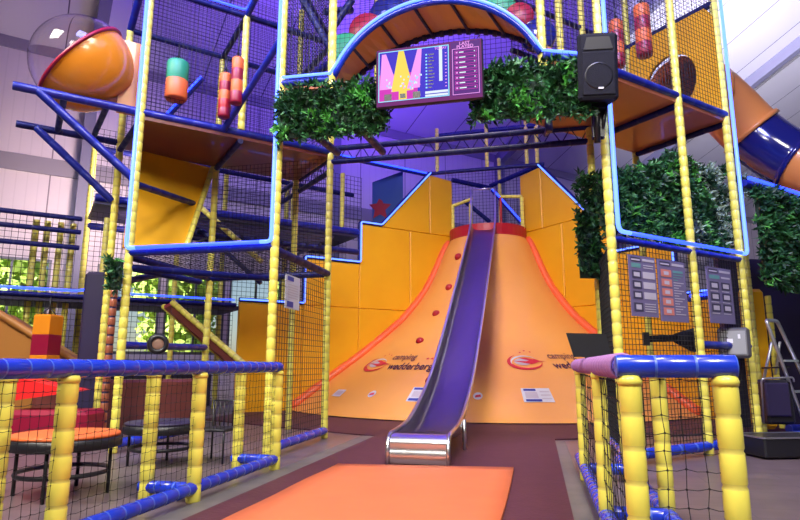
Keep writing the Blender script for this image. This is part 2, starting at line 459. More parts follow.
tag(mb.build('landing_mat', M['mat']), 'bright orange landing mat lying in front of the steel slide', 'mat')
# seams in the matting
for (x0, y0, x1, y1) in ((-.28, 6.9, -.18, 9.3),):
    pass

# ------------------------------------------------------------------ orange hill
HC = V((-1.34, 18.0, 0))
PR = [(6.12, 0), (5.6, .36), (4.99, .79), (4.09, 1.38), (3.35, 1.93), (2.73, 2.42), (2.18, 3.03), (1.85, 3.5), (1.55, 4.1), (1.36, 4.6), (1.19, 5.1)]
def hz(r):
    for (r0, z0), (r1, z1) in zip(PR, PR[1:]):
        if r <= r0 and r >= r1: return z0+(z1-z0)*(r0-r)/(r0-r1)
    return 0 if r > 6 else 5.1
def hs(r):
    "smoothed height"
    return sum(hz(min(6.12, max(1.19, r+d)))*w for d, w in ((-.25, .15), (-.12, .2), (0, .3), (.12, .2), (.25, .15)))
def hp(r, th, off=0):
    p = HC+V((r*math.sin(th), -r*math.cos(th), hs(r)))
    if off:
        dz = (hs(r+.05)-hs(r-.05))/.1; n = V((math.sin(th)*-dz, math.cos(th)*dz, 1)).normalized(); p = p+n*off
    return p
def lim(r, q): return math.acos(max(-1, -q/r))
def thr(r): return PI/4-lim(r, .82), -PI/4+lim(r, .77)
hill = thing('climbing_hill', 'large curved tan-orange climbing hill rising behind the steel slide', 'climbing hill', (-1.34, 12, 0))
mb = MB(); NR = 40; NT = 36
for j in range(NR+1):
    r = 6.12-(6.12-1.19)*j/NR; t0, t1 = thr(r)
    for i in range(NT+1): mb.v.append(tuple(hp(r, t0+(t1-t0)*i/NT)))
for j in range(NR):
    for i in range(NT):
        a = j*(NT+1)+i; mb.face((a, a+1, a+NT+2, a+NT+1), 0, True)
mb.build('hill_surface', M['hill'], hill)
for s in (0, 1):
    pp = []
    for j in range(61):
        r = 6.05-(6.05-1.19)*j/60; th = thr(r)[s]; pp.append(hp(r, th+(.02 if s == 0 else -.02)*3/r, .03))
    mb = MB(); rr = [.135 if (i % 10) else .115 for i in range(61)]; rr[0] = .05
    mb.path(pp, rr, 10); mb.build('bumper', M['bumper'], hill)
t0, t1 = thr(1.19); mb = MB()
rows = []
pl = [hp(1.19, t0+(t1-t0)*i/20) for i in range(21)]
mb = MB()
for i in range(20):
    a, b = pl[i], pl[i+1]; ca = (HC-a); ca.z = 0; cb = (HC-b); cb.z = 0; ca = ca.normalized()*.14; cb = cb.normalized()*.14
    u = V((0, 0, .34)); mb.prism([a, b, b+u, a+u], (ca+cb)/2)
mb.build('rim_pad', M['red'], hill)
for r, th in ((1.99, -30.2), (2.64, -29), (3.08, -13.7), (3.58, -25.6), (4.01, -12.3), (4.96, -11.7), (1.5, -31.5)):
    th = math.radians(th); c = hp(r, th, .0); n = (hp(r, th, .1)-c).normalized()
    R = n.to_track_quat('Z', 'Y').to_matrix()
    mb = MB(); mb.lathe(c, [(.11, 0), (.105, .03), (.07, .07), (.03, .085), (.001, .087)], 12, R); mb.build('climbing_hold', M['red'], hill)
def surf(r0, thd, w=1):
    "maps (x right, y up the slope) to the hill around (r0, theta)"
    th = math.radians(thd)
    def fn(x, y, off=.012):
        sl = math.sqrt(1+((hs(r0+.1)-hs(r0-.1))/.2)**2)
        return hp(r0-y/sl, th+x/r0, off)
    return fn
def decal_text(body, r, th0, th1, size, m):
    mb = MB(); fn = surf(r, th0); add_text(mb, body, size, lambda x, y: fn(x, y), width=math.radians(th1-th0)*r)
    o = mb.build('lettering', m, hill); return o
decal_text('camping', 4.24, -31, -21, .34, M['textgrey']); decal_text('wedderbergen', 4.6, -29.2, -10.0, .40, M['textpurple'])
decal_text('camping', 4.22, 22.3, 32, .34, M['textgrey']); decal_text('wedderbergen', 4.56, 22.3, 41.5, .40, M['textpurple'])
def emblem(r, th, s):
    fn = surf(r, th); mb = MB()
    # outer swoosh ring, open at the upper right
    def arc(r0, r1, a0, a1, m, n=26, cx=0, cy=0, taper=True):
        for i in range(n):
            f0 = i/n; f1 = (i+1)/n; A0 = a0+(a1-a0)*f0; A1 = a0+(a1-a0)*f1
            w0 = (math.sin(PI*f0) if taper else 1); w1 = (math.sin(PI*f1) if taper else 1)
            P = lambda rr, A: fn((cx+rr*math.cos(A))*s, (cy+rr*.8*math.sin(A))*s, .013)
            mb.quad(P(r0-(r0-r1)*w0, A0), P(r0, A0), P(r0, A1), P(r0-(r0-r1)*w1, A1), m)
    arc(1.0, .72, 2.0, 6.3, 0); arc(.8, .66, .4, 3.6, 1)
    for i in range(14):   # pale body
        A0 = 2*PI*i/14; A1 = 2*PI*(i+1)/14
        mb.quad(fn(-.1*s, .02*s, .011), fn((-.1+.5*math.cos(A0))*s, (.02+.34*math.sin(A0))*s, .011), fn((-.1+.5*math.cos(A1))*s, (.02+.34*math.sin(A1))*s, .011), fn(-.1*s, .02*s, .011), 2)
    for poly in (((-.75, .1), (.35, -.25), (.95, .05), (.6, .28), (.1, .05)), ((-.3, .38), (.45, .05), (.65, .2), (.1, .42))):
        k = len(mb.v); mb.v += [tuple(fn(x*s, y*s, .016)) for x, y in poly]; mb.face(range(k, k+len(poly)), 0)
    k = len(mb.v); mb.v += [tuple(fn(x*s, y*s, .016)) for x, y in ((.9, .1), (1.25, .04), (.9, 0))]; mb.face((k, k+1, k+2), 0)
    for sx, sy in ((-.1, .95), (.2, 1.12), (.55, 1.0)):
        k = len(mb.v)
        for i in range(10):
            rr = .09 if i % 2 == 0 else .04; mb.v.append(tuple(fn((sx+rr*math.cos(PI/2+i*PI/5))*s, (sy+rr*math.sin(PI/2+i*PI/5))*s, .014)))
        mb.face(range(k, k+10), 0)
    mb.build('emblem', [M['printred'], M['paper'], M['boardcell']], hill)
emblem(4.34, 14.2, .40); emblem(4.42, -36, .40)
mb = MB(); fn = surf(4.26, -16.5)
for i in range(4):
    k = len(mb.v)
    for q in range(10):
        rr = .05 if q % 2 == 0 else .022; mb.v.append(tuple(fn(i*.12+rr*math.cos(PI/2+q*PI/5), .05+rr*math.sin(PI/2+q*PI/5))))
    mb.face(range(k, k+10))
mb.build('star_row', M['printred'], hill)
def sticker(r, th, w, h, kind):
    fn = surf(r, th); mb = MB()
    for (x0, y0, x1, y1, m, o) in kind:
        mb.quad(fn(x0*w, y0*h, o), fn(x1*w, y0*h, o), fn(x1*w, y1*h, o), fn(x0*w, y1*h, o), m)
    mb.build('notice_sticker', [M['paper'], M['printblue'], M['boardcell']], hill)
nk = [(-.5, -.5, .5, .5, 0, .012), (-.42, .3, .0, .45, 1, .016), (-.42, -.45, .1, -.3, 1, .016), (-.4, -.22, .02, .22, 2, .016), (.12, -.3, .45, -.22, 2, .016), (.12, -.05, .45, .03, 2, .016), (.12, .2, .45, .28, 2, .016)]
sticker(5.37, -12.7, .44, .5, [(-.5, -.5, .5, .5, 0, .012), (-.42, .3, .42, .45, 1, .016), (-.42, -.45, .3, -.28, 1, .016), (-.35, -.2, .3, .2, 2, .016)])
sticker(5.36, 14.2, .62, .46, nk); sticker(5.42, -37.9, .36, .26, [(-.5, -.5, .5, .5, 0, .012), (-.35, -.3, .35, .3, 2, .016)])
for r, th in ((5.4, -25.7), (5.39, 1.1)):
    mb = MB(); fn = surf(r, th)
    pts = [fn(.10*math.cos(i*PI/8), .12*math.sin(i*PI/8), .012) for i in range(16)]; k = len(mb.v); mb.v += [tuple(p) for p in pts]; mb.face(range(k, k+16), 0)
    mb.quad(fn(-.06, -.06, .016), fn(.07, -.03, .016), fn(.05, .05, .016), fn(-.05, .02, .016), 1)
    mb.build('round_sticker', [M['paper'], M['printred']], hill)

# ------------------------------------------------------------------ yellow panel walls beside the hill
def mx(p): return V((-2.75-p[0], p[1], p[2]))
PANELS = [[(-7.2, 0), (-5.99, 0), (-5.99, 2.72), (-7.2, 2.72)],
          [(-5.99, 0), (-4.81, 0), (-4.81, 2.72), (-5.99, 2.72)], [(-5.99, 2.72), (-4.81, 2.72), (-4.81, 3.98), (-5.99, 3.98)],
          [(-4.81, 0), (-3.6, 0), (-3.6, 2.72), (-4.81, 2.72)], [(-4.81, 2.72), (-3.6, 2.72), (-3.6, 5.15), (-4.81, 5.15)],
          [(-3.6, 0), (-2.45, 0), (-2.45, 2.72), (-3.6, 2.72)], [(-3.6, 2.72), (-2.45, 2.72), (-2.45, 5.15), (-3.6, 5.15)],
          [(-4.30, 5.15), (-3.08, 5.15), (-3.08, 7.02)], [(-3.08, 5.15), (-2.45, 5.15), (-2.45, 7.0), (-3.08, 7.05)]]
def wp(x, z, off=0):
    return V((x, x+20.5, z))+V((S2, -S2, 0))*off
for side, mir in (('left', False), ('right', True)):
    t = thing('padded_wall', 'tall stepped yellow-orange padded wall on the %s of the orange hill' % side, 'padded wall',
              (mx(wp(-4.8, 0)) if mir else wp(-4.8, 0)))
    for P in PANELS:
        cx = sum(p[0] for p in P)/len(P); cz = sum(p[1] for p in P)/len(P); mb = MB()
        def inset(p, g): return (p[0]+(g if p[0] < cx else -g), p[1]+(g if p[1] < cz else -g))
        o = [wp(*inset(p, .004)) for p in P]; f = [wp(*inset(p, .022), .022) for p in P]
        bk = [wp(*inset(p, .004), -.08) for p in P]
        if mir: o, f, bk = [[mx(q) for q in L] for L in (o, f, bk)]
        n = len(P); k = len(mb.v); mb.v += [tuple(q) for q in f+o+bk]
        mb.face(range(k, k+n)); mb.face(range(k+3*n-1, k+2*n-1, -1))
        for i in range(n):
            j = (i+1) % n; mb.face((k+n+i, k+n+j, k+j, k+i)); mb.face((k+2*n+i, k+2*n+j, k+n+j, k+n+i))
        mb.build('panel', M['orange'], t)
    E1 = [(-7.2, 2.77), (-5.99, 2.77), (-5.99, 4.03), (-4.81, 4.03), (-4.81, 5.2), (-4.32, 5.2), (-3.08, 7.1)]
    ep = [wp(x, z, 0) for x, z in E1]; sp = [wp(x, z+.0, .10) for x, z in E1]
    if mir: ep = [mx(p) for p in ep]; sp = [mx(p) for p in sp]
    MB().path(rounded(ep, .06, 3), .055, 8).build('edge_tube', M['dblue'], t)
    strip(t, rounded(sp, .06, 3), .022, m='neonw')

# ------------------------------------------------------------------ slide
sl = thing('steel_slide', 'long steel slide coming down in front of the orange hill to the orange mat', 'slide', (-1.37, 7, 0))
RY = [(7.05, .36), (7.35, .37), (7.9, .41), (8.47, .53), (9.2, .77), (9.94, 1.08), (10.8, 1.55), (11.68, 2.05), (12.8, 2.73), (13.9, 3.4), (15.0, 4.08), (16.1, 4.78), (16.8, 5.35)]
def cr(P, n=4):
    out = []
    for i in range(len(P)-1):
        p0 = P[max(i-1, 0)]; p1 = P[i]; p2 = P[i+1]; p3 = P[min(i+2, len(P)-1)]
        for k in range(n):
            t = k/n
            out.append(tuple(.5*(2*p1[q]+(p2[q]-p0[q])*t+(2*p0[q]-5*p1[q]+4*p2[q]-p3[q])*t*t+(3*p1[q]-p0[q]-3*p2[q]+p3[q])*t**3) for q in range(2)))
    out.append(P[-1]); return out
rail = cr(RY, 4); CX = -1.38; HW = .355
mb = MB(); prof = []
for i, (y, z) in enumerate(rail):
    dep = min(.24, .02+.24*min(1, max(0, (y-7.05))/1.3))
    y2, z2 = rail[min(i+1, len(rail)-1)]; y1, z1 = rail[max(i-1, 0)]; L = math.hypot(y2-y1, z2-z1); ny, nz = -(z2-z1)/L, (y2-y1)/L
    row = []
    for fx, fd in ((-1, 0), (-.97, .45), (-.88, .85), (-.72, 1), (0, 1.0), (.72, 1), (.88, .85), (.97, .45), (1, 0)):
        row.append((CX+fx*HW, y-ny*dep*fd, z-nz*dep*fd))
    prof.append(row)
for row in prof: mb.v += row
for j in range(len(prof)-1):
    for i in range(8):
        a = j*9+i; mb.face((a, a+1, a+10, a+9), 0, True)
k = len(mb.v)
for row in prof:
    for p in row: mb.v.append((p[0]*1+(.012 if p[0] > CX+.3 else -.012 if p[0] < CX-.3 else 0), p[1]+.008, p[2]-.018))
for j in range(len(prof)-1):
    for i in range(8):
        a = k+j*9+i; mb.face((a, a+9, a+10, a+1), 0, True)
mb.build('slide_bed', M['steelbed'], sl)
# rolled exit lip
mb = MB(); lip = [(7.06, .35), (6.96, .335), (6.90, .30), (6.88, .25), (6.90, .205), (6.88, .17), (6.87, .12), (6.88, .06), (6.90, .03)]
for y, z in lip: mb.v += [(CX-HW, y, z), (CX+HW, y, z)]
for i in range(len(lip)-1): mb.face((2*i, 2*i+1, 2*i+3, 2*i+2), 0, True)
k = len(mb.v)
for y, z in lip: mb.v += [(CX-HW, y+.02, z), (CX+HW, y+.02, z)]
for i in range(len(lip)-1): mb.face((k+2*i+2, k+2*i+3, k+2*i+1, k+2*i), 0, True)
mb.build('exit_lip', M['steel'], sl)
for s in (-1, 1):
    x = CX+s*HW; pts = [(x, 6.87, .03), (x, 6.86, .15), (x, 6.88, .26), (x, 6.96, .335)]+[(x, y, z) for y, z in rail]+[(x, 16.95, 5.6), (x, 17.0, 6.35)]
    MB().path(pts, .026, 8).build('side_rail', M['steel'], sl)
MB().tube((CX-HW, 17.0, 6.35), (CX+HW, 17.0, 6.35), .026, 8).build('top_bar', M['steel'], sl)
for s in (-1, 1):
    for y, z in ((8.25, .42), (12.0, 2.0)):
        x = CX+s*(HW+.02)
        if y < 12: MB().tube((x, y, 0.02), (x, y, z), .028, 8).build('leg', M['steel'], sl)

# hilltop platform and gates
pf = thing('hilltop_platform', 'platform behind the red rim at the top of the hill', 'platform', (-1.37, 18, 0))
MB().box((-1.37, 19.3, 5.0), (3.6, 2.7, .12)).build('deck', M['dblue'], pf)
for x in (-3.0, .26): 
    for y in (18.2, 20.5): post(pf, x, y, 0, 5.0, .06)
g = thing('platform_gate', 'pale yellow padded gate frame at the left of the slide top', 'gate', (-2.2, 17.8, 5.05))
for x in (-2.38, -1.82): MB().foam((x, 17.65, 5.2), (x, 17.65, 6.1), .055).build('post', YE, g)
MB().foam((-2.4, 17.65, 6.05), (-1.75, 17.6, 6.25), .055).build('top_rail', YE, g)
g = thing('platform_gate', 'pale yellow padded gate with red upright at the right of the slide top', 'gate', (-.6, 17.8, 5.05))
MB().foam((-.90, 17.65, 5.2), (-.90, 17.65, 6.25), .04).build('red_post', M['red'], g)
MB().foam((-.26, 17.65, 5.2), (-.26, 17.65, 6.2), .06).build('post', YE, g)
MB().foam((-.90, 17.65, 6.27), (-.24, 17.65, 6.22), .055).build('top_rail', YE, g)
netp(g, (-.86, 17.65, 5.3), (.56, 0, 0), (0, 0, .9), .06)
# far roof-like truss over the platform
tr = thing('overhead_frame', 'blue overhead frame with pale uprights behind the hilltop', 'frame', (-1.37, 18, 5.1))
beam(tr, (-3.15, 17.5, 7.12), (.45, 17.4, 7.12), .06, 'beam')
beam(tr, (-2.9, 17.6, 8.4), (.25, 17.5, 8.42), .07, 'beam')
for x in (-2.83, -1.27, -.06, .25): post(tr, x, 17.5, 7.1, 8.6, .06)
for a, b in (((452, 180, 19.5), (490, 188, 20)), ((490, 186, 20), (540, 165, 19))):
    beam(tr, W(*a), W(*b), .08)
for a, b in (((333, 155, 17.5), (428, 175, 19)), ((492, 190, 19.5), (526, 228, 18.6))):
    p, q = W(*a), W(*b); beam(tr, p, q, .07, mats=NB); strip(tr, [p+V((0, -.1, .03)), q+V((0, -.1, .03))], .03)
beam(tr, W(463, 200, 19.2), W(490, 222, 19.2), .07)
post(tr, -1.0, 19.3, 5.05, 8.1, .06)
netp(tr, (-3.0, 20.4, 5.1), (3.4, 0, 0), (0, 0, 3), .12, .006)
lb = thing('starfish_board', 'blue board with a red starfish above the left padded wall', 'board', (-5.2, 17.4, 5.2))
p0 = W(373, 230, 19.0); p1 = W(403, 230, 18.6); mb = MB()
q0 = W(373, 182, 19.2); q1 = W(403, 171, 18.8)
mb.prism([p0, p1, q1, q0], (-.04, .05, 0)); mb.build('board', M['seablue'], lb)
mb = MB(); c = (p0*.55+q0*.2+p1*.15+q1*.1); U = (p1-p0).normalized(); Z = V((0, 0, 1)); nn = U.cross(Z)
if nn.y > 0: nn = -nn
k = 0
for i in range(10):
    rr = .42 if i % 2 == 0 else .2; mb.v.append(tuple(c+U*(rr*math.cos(PI/2+i*PI/5))+Z*(rr*math.sin(PI/2+i*PI/5)+.2)+nn*.03))
mb.face(range(10)); mb.build('starfish', M['crimson'], lb)

# ------------------------------------------------------------------ far facade structure left of the wall
fs = thing('far_play_structure', 'long netted play structure behind the left tower with blue rails', 'play structure', (-9, 11.5, 0))
def fp(x, z, back=0): return V((x-back*S2, x+20.5+back*S2, z))
for x in (-13.6, -12.5, -9.4, -8.3):
    p = fp(x, 0); post(fs, p.x, p.y, 0, 4.45, .06)
for x in (-10.35, -10.2, -10.02, -9.85):
    p = fp(x, 0, .35); post(fs, p.x, p.y, 0, 4.3, .065)
for z in (2.62, 4.35, 4.05, 3.7):
    b_ = fp(-14.5, z); e_ = fp(-9.75 if z > 3 else -7.25, z); beam(fs, b_, e_, .055)
for z in (2.0, 1.75): beam(fs, fp(-14.5, z, .5), fp(-11.2, z, .5), .05)
p = [fp(-14.5, 2.74), fp(-9.65, 2.74), fp(-9.25, 3.05)]
p = [q+V((S2, -S2, 0))*.08 for q in p]; strip(fs, rounded(p, .2), .028)
p = [fp(-9.1, 2.74)+V((.06, -.06, 0)), fp(-7.3, 2.74)+V((.06, -.06, 0))]; strip(fs, p, .022)
for x0, x1, z0, z1 in ((-14.3, -9.8, 2.8, 4.3), (-14.3, -7.3, .2, 2.6)):
    netp(fs, fp(x0, z0), fp(x1, z0)-fp(x0, z0), (0, 0, z1-z0), .12, .006)
mb = MB(); mb.prism([fp(-14.5, 2.5), fp(-7.2, 2.5), fp(-7.2, 2.5, 1.6), fp(-14.5, 2.5, 1.6)], (0, 0, .1)); mb.build('deck', M['dark'], fs)
mb = MB(); mb.prism([fp(-9.6, 4.75), fp(-4.85, 4.75), fp(-4.85, 4.75, 1.8), fp(-9.6, 4.75, 1.8)], (0, 0, .09)); mb.build('deck', M['dark'], fs)
beam(fs, fp(-9.6, 4.9), fp(-4.85, 4.9), .09, mats=NB); beam(fs, fp(-9.6, 4.6, 1.8), fp(-4.85, 4.6, 1.8), .09)
for x in (-9.6, -7.2, -5.9):
    p = fp(x, 0, 1.8); post(fs, p.x, p.y, 0, 7.0, .07)
for x in (-6.0, -4.9):
    p = fp(x, 0, .9); post(fs, p.x, p.y, 4.8, 6.9, .07)
beam(fs, fp(-9.6, 6.4, 1.0), fp(-4.6, 6.3, 1.0), .07)
netp(fs, fp(-9.6, 4.9, 1.0), fp(-4.4, 4.9, 1.0)-fp(-9.6, 4.9, 1.0), (0, 0, 2.0), .13, .007)
netp(fs, fp(-9.6, 2.7, .6), fp(-4.9, 2.7, .6)-fp(-9.6, 2.7, .6), (0, 0, 2.0), .12, .006)
mb = MB(); mb.prism([fp(-9.5, .1, 1.7), fp(-7.3, .1, 1.7), fp(-7.3, 1.25, 1.7), fp(-9.5, 1.25, 1.7)], (-.05, .05, 0)); mb.build('shade_sheet', M['dark'], fs)  # dark sheet added to stand in for the shaded interior
# dark mesh deck joists behind left tower
jd = thing('joist_deck', 'dark slatted deck hanging high behind the left play tower', 'deck', (-5.6, 11, 3.9))
mb = MB()
for i in range(13):
    a = V((-7.6+i*.22, 10.2+i*.22, 3.95)); mb.box(a+V((-.5, .5, 0)), (.05, 1.7, .06), PI/4)
for i in range(7): 
    c = V((-6.3, 11.5, 4.0))+V((-S2, S2, 0))*(i-3.0)*.27
    mb.box(c, (3.8, .045, .05), PI/4)
mb.build('slats', M['dark'], jd)
beam(jd, (-7.6, 10.2, 3.9), (-4.2, 13.6, 3.9), .07)
# chute with yellow edges behind
ch = thing('covered_chute', 'sloping red chute with yellow padded edges behind the left tower', 'chute', (-7.6, 10.5, 0))
a0, a1 = W(172, 302, 11.5), W(246, 366, 10.8)
mb = MB(); o_ = V((S2, -S2, 0))*.9; mb.prism([a0, a1, a1-o_, a0-o_], (0, 0, -.06)); mb.build('chute_bed', M['red'], ch)
MB().foam(a0, a1, .06).build('edge_pad', YE, ch); MB().foam(a0-o_, a1-o_, .06).build('edge_pad', YE, ch)
mb = MB(); mb.prism([a0, a1, a1-V((0, 0, .22)), a0-V((0, 0, .22))], -o_*.05); mb.build('side_panel', M['ldeck'], ch)
a0, a1 = W(198, 205, 12.5), W(262, 262, 12.2)
c2 = thing('stair_rail', 'sloping yellow padded rail high behind the left tower', 'rail', (-6.5, 12, 0))
MB().foam(a0, a1, .06).build('rail_pad', YE, c2); MB().foam(a0+V((0, 0, -.45)), a1+V((0, 0, -.45)), .05).build('rail_pad', DB, c2)

# ------------------------------------------------------------------ left tower
LT = thing('play_tower', 'left netted play tower on yellow padded posts with blue light strips', 'play tower', (-4.5, 8.2, 0))
Ax, Ay = -5.53, 7.02; Bx, By = -3.335, 7.05; Dx, Dy = -3.37, 9.2; Mx, My = -4.48, 8.07
Nx, Ny = -6.65, 8.0; Ex, Ey = -5.57, 9.2; Qx, Qy = -4.47, 10.3
for x, y, z0, z1 in ((Ax, Ay, 0, 8.4), (Bx, By, 0, 8.4), (Dx, Dy, 0, 8.4), (Mx, My, 4.86, 6.9), (Nx, Ny, 0, 4.8), (Ex, Ey, 0, 6.85), (Qx, Qy, 0, 8.4)):
    post(LT, x, y, z0, z1)
zl, zu, zt = 2.66, 4.82, 6.87
# neon U frame A-B
f = .075
beam(LT, (Ax, Ay, 2.7), (Bx, By, 2.7), .05, mats=NB)
strip(LT, rounded([(Ax, Ay-f, 8.4), (Ax, Ay-f, 2.76), (Ax+.16, Ay-f, 2.76)], .14, 6), .027, m='neonw')
strip(LT, [(Ax+.16, Ay-f, 2.76), (Bx-.18, By-f, 2.76)], .026)
strip(LT, rounded([(Bx-.18, By-f, 2.76), (Bx-.02, By-f, 2.76), (Bx-.02, By-f, 8.4)], .14, 6), .027, m='neonw')
# lower frame
for a, b in (((Bx, By), (Dx, Dy)), ((Ex, Ey), (Dx, Dy)), ((Ax, Ay), (Ex, Ey))):
    beam(LT, (*a, zl), (*b, zl), .058)
beam(LT, (Ax, Ay, 2.5), (Dx-.9, Dy-.0, 2.6), .05)
beam(LT, (Ax, Ay, 1.42), (Ex, Ey, 1.45), .055, mats=NB)
beam(LT, (Bx, By, .12), (Dx, Dy, .12), .065, 'base_rail', BL)
beam(LT, (Ax, Ay, .12), (Ex, Ey, .12), .065, 'base_rail', BL)
netp(LT, (Bx, By, .15), V((Dx, Dy, 0))-V((Bx, By, 0)), (0, 0, 2.5), .085, .0045)
netp(LT, (Ex, Ey, 2.7), V((Dx, Dy, 0))-V((Ex, Ey, 0)), (0, 0, 2.0), .075)
netp(LT, (Ax, Ay, 2.68), V((Bx-Ax, By-Ay, 0)), (0, Dy-By, 0), .10, name='floor_net')
# upper deck
def deckbox(t, P, z, th=.09, m='dorange', name='deck'):
    mb = MB(); mb.prism([V((x, y, z-th)) for x, y in P], (0, 0, th)); return mb.build(name, M[m], t)
deckbox(LT, [(Ax, Ay), (Mx, My), (Ex, Ey), (Nx, Ny)], zu-.02, m='ldeck'); deckbox(LT, [(Mx, My), (Dx, Dy), (Qx, Qy), (Ex, Ey)], zu-.02, m='ldeck')
L1 = V((-6.66, 5.91, zu)); beam(LT, L1, (Dx, Dy, zu), .06, 'beam', NB, .3)
L2 = V((-7.69, 6.96, zu)); beam(LT, L2, (Qx, Qy, zu), .055)
beam(LT, (Dx, Dy, zu-.03), (Qx-.1, Qy, zu-.03), .055); beam(LT, (Ax, Ay, zu-.14), (Nx, Ny, zu-.14), .05); beam(LT, (Mx, My, zu-.14), (Ex, Ey, zu-.14), .05)
for t_ in (.38, .72):
    a = L1*(1-t_)+V((Ax, Ay, zu))*t_; b = L2*(1-t_)+V((Nx, Ny, zu))*t_; beam(LT, a, b, .045)
beam(LT, L1*.82+V((Ax, Ay, zu))*.18, (Ax-.03, Ay-.03, 3.8), .06, 'brace', NB)
beam(LT, L2*.82+V((Nx, Ny, zu))*.18, (Nx-.03, Ny-.03, 3.8), .06, 'brace', NB)
# top rails
for a, b in (((Ax, Ay), (Dx, Dy)), ((Nx, Ny), (Qx, Qy)), ((Mx, My), (Ex, Ey)), ((Dx, Dy), (Qx, Qy)), ((Bx, By), (Dx, Dy))):
    beam(LT, (*a, zt), (*b, zt), .05)
post(LT, Nx, Ny, 4.8, 6.9)
strip(LT, rounded([(Ax, Ay-.07, zt+.06), (Mx+.03, My-.08, zt+.06), (Bx-.05, By+.1, zt+.5)], .08), .02)
beam(LT, (Mx, My, zt), (Bx, By, zt+.5), .05, mats=NB)
beam(LT, (Mx-.2, My-.2, 4.8), (Bx, By, 5.75), .05, mats=NB)
beam(LT, (Nx, Ny, zt), (Ax, Ay, zt+.9), .06, 'brace', NB)
u = V((Dx-Ax, Dy-Ay, 0))
netp(LT, (Ax, Ay, zu), u, (0, 0, 2.05)); netp(LT, (Nx, Ny, zu), V((Qx-Nx, Qy-Ny, 0)), (0, 0, 3.4), .07)
netp(LT, (Dx, Dy, zu), V((Qx-Dx, Qy-Dy, 0)), (0, 0, 3.4), .07); netp(LT, (Ax, Ay, zt), u, (0, 0, 1.6), .07)
netp(LT, (Bx, By, 5.1), V((Dx-Bx, Dy-By, 0)), (0, 0, 3.2), .07)
p, q = W(166, 118, 10.3), W(203, 78, 10.2); beam(LT, p, q, .05, mats=NB); strip(LT, [p+V((0, -.06, 0)), q+V((0, -.06, 0))], .018)
# sloping orange panel below the deck
mb = MB(); a, b, c, d = V((Nx+.25, Ny+.1, 4.72)), V((Ex-.12, Ey+.02, 4.72)), W(184, 247, 9.8), W(122, 247, 9.0)
mb.prism([a, b, c, d], (-.06, .08, 0)); mb.build('sloping_panel', M['orange'], LT)
MB().foam(b+V((.04, 0, 0)), c+V((.04, 0, 0)), .05).build('panel_edge_pad', YE, LT)
beam(LT, (Ax, Ay+.05, 3.72), (Ex-.2, Ey-.3, 3.95), .05)
for x, y in ((-6.2, 6.5),): pass
beam(LT, (Ax-.05, Ay, 2.3), W(180, 270, 9.6), .05); beam(LT, (Ax, Ay, 2.5), W(200, 282, 9.4), .05)

# green tuft by the post
def leaf(mb, p, d, L, w, m):
    d = d.normalized(); s = d.cross(V((random.gauss(0, 1), random.gauss(0, 1), random.gauss(0, 1)))).normalized()*w; n = s.cross(d).normalized()*w*.35
    k = len(mb.v); mb.v += [tuple(p), tuple(p+d*L*.5+s-n*0), tuple(p+d*L-n*1.2), tuple(p+d*L*.5-s)]
    mb.face((k, k+1, k+2, k+3), m)
def hedge(name, label, P0, U, H, out, dens, pal, thick=.22, L=.11, group=None, cut=None):
    "P0 lower corner, U along, H height vector, out = outward normal"
    P0 = V(P0); U = V(U); H = V(H); out = V(out).normalized()
    t = thing(name, label, 'greenery', P0, group=group)
    tl = .55 if cut and cut(.9, .9) else .93; tr = .93 if not cut or cut(.9, .9) else .4
    mb = MB(); mb.prism([P0+U*.02+H*.04, P0+U*.98+H*.04, P0+U*.98+H*tr, P0+U*.02+H*tl], out*.06); mb.build('backing', M['leafback'], t)
    mb = MB(); n = int(U.length*H.length*dens)
    for _ in range(n):
        a = random.uniform(-.02, 1.02); b = random.uniform(-.03, 1.02)
        if cut and not cut(a, b): continue
        big = math.sin(a*U.length*5.1+1.3)*math.cos(b*H.length*6.3+a*4)
        rnd = random.random()
        m = 0 if rnd < .45 else 1
        if big > .35 and rnd > .45: m = 2
        if pal == 'pale' and a > .25 and math.sin(a*7+b*3) > -.2 and rnd > .35: m = 3
        if pal == 'dark' and m == 2 and rnd < .8: m = 1
        if pal == 'grey' and rnd > .25: m = 3
        bulge = thick*(.5+.35*math.sin(a*U.length*7+b*5)*math.sin(b*H.length*8+2))
        p = P0+U*a+H*b+out*random.uniform(.04, bulge)
        cnt = random.choice((6, 8, 9)); ax = (out*random.uniform(.3, 1.2)+V((random.gauss(0, .6), random.gauss(0, .6), random.gauss(0, .6)))).normalized()
        for i in range(cnt):
            d = ax*random.uniform(.2, 1)+V((random.gauss(0, .6), random.gauss(0, .6), random.gauss(0, .6)))
            leaf(mb, p, d, L*random.uniform(.6, 1.25), L*.17, m)
    mb.build('foliage', [M['leaf1'], M['leaf2'], M['leaf3'], M['leaf4']], t)
    return t
hedge('hanging_plant', 'small green fern tuft tied to the yellow post under the left light strip', W(109, 290, 8.0), V((.16, .05, 0)), (0, 0, .45), (0, -1, 0), 420, 'std', .14, .10)

# ------------------------------------------------------------------ arch bridge
AB = thing('arch_bridge', 'arched orange padded bridge between the towers above the television', 'bridge', (-1.2, 7.5, 4.2))
Cx, C2x = -2.60, .22; ya = 7.08
post(AB, Cx, ya, 4.55, 8.4); post(AB, C2x, ya+.05, 4.55, 8.4)
zA = 5.08
def arc_pts(x0, x1, z0, h, y, n=28):
    w = (x1-x0)/2; c = (x0+x1)/2; R = (w*w+h*h)/(2*h); cz = z0+h-R; a0 = math.asin(w/R)
    return [V((c+R*math.sin(-a0+2*a0*i/n), y, cz+R*math.cos(-a0+2*a0*i/n))) for i in range(n+1)]
OA = arc_pts(Cx+.03, C2x-.02, zA-.02, .92, ya); IA = arc_pts(-2.72, .60, 5.30, .76, 7.95)
def arctube(pts, r, name, mats):
    mb = MB(); rows = []
    for i in range(len(pts)-1): pass
    mb.path(pts, r, 10); return mb.build(name, mats, AB)
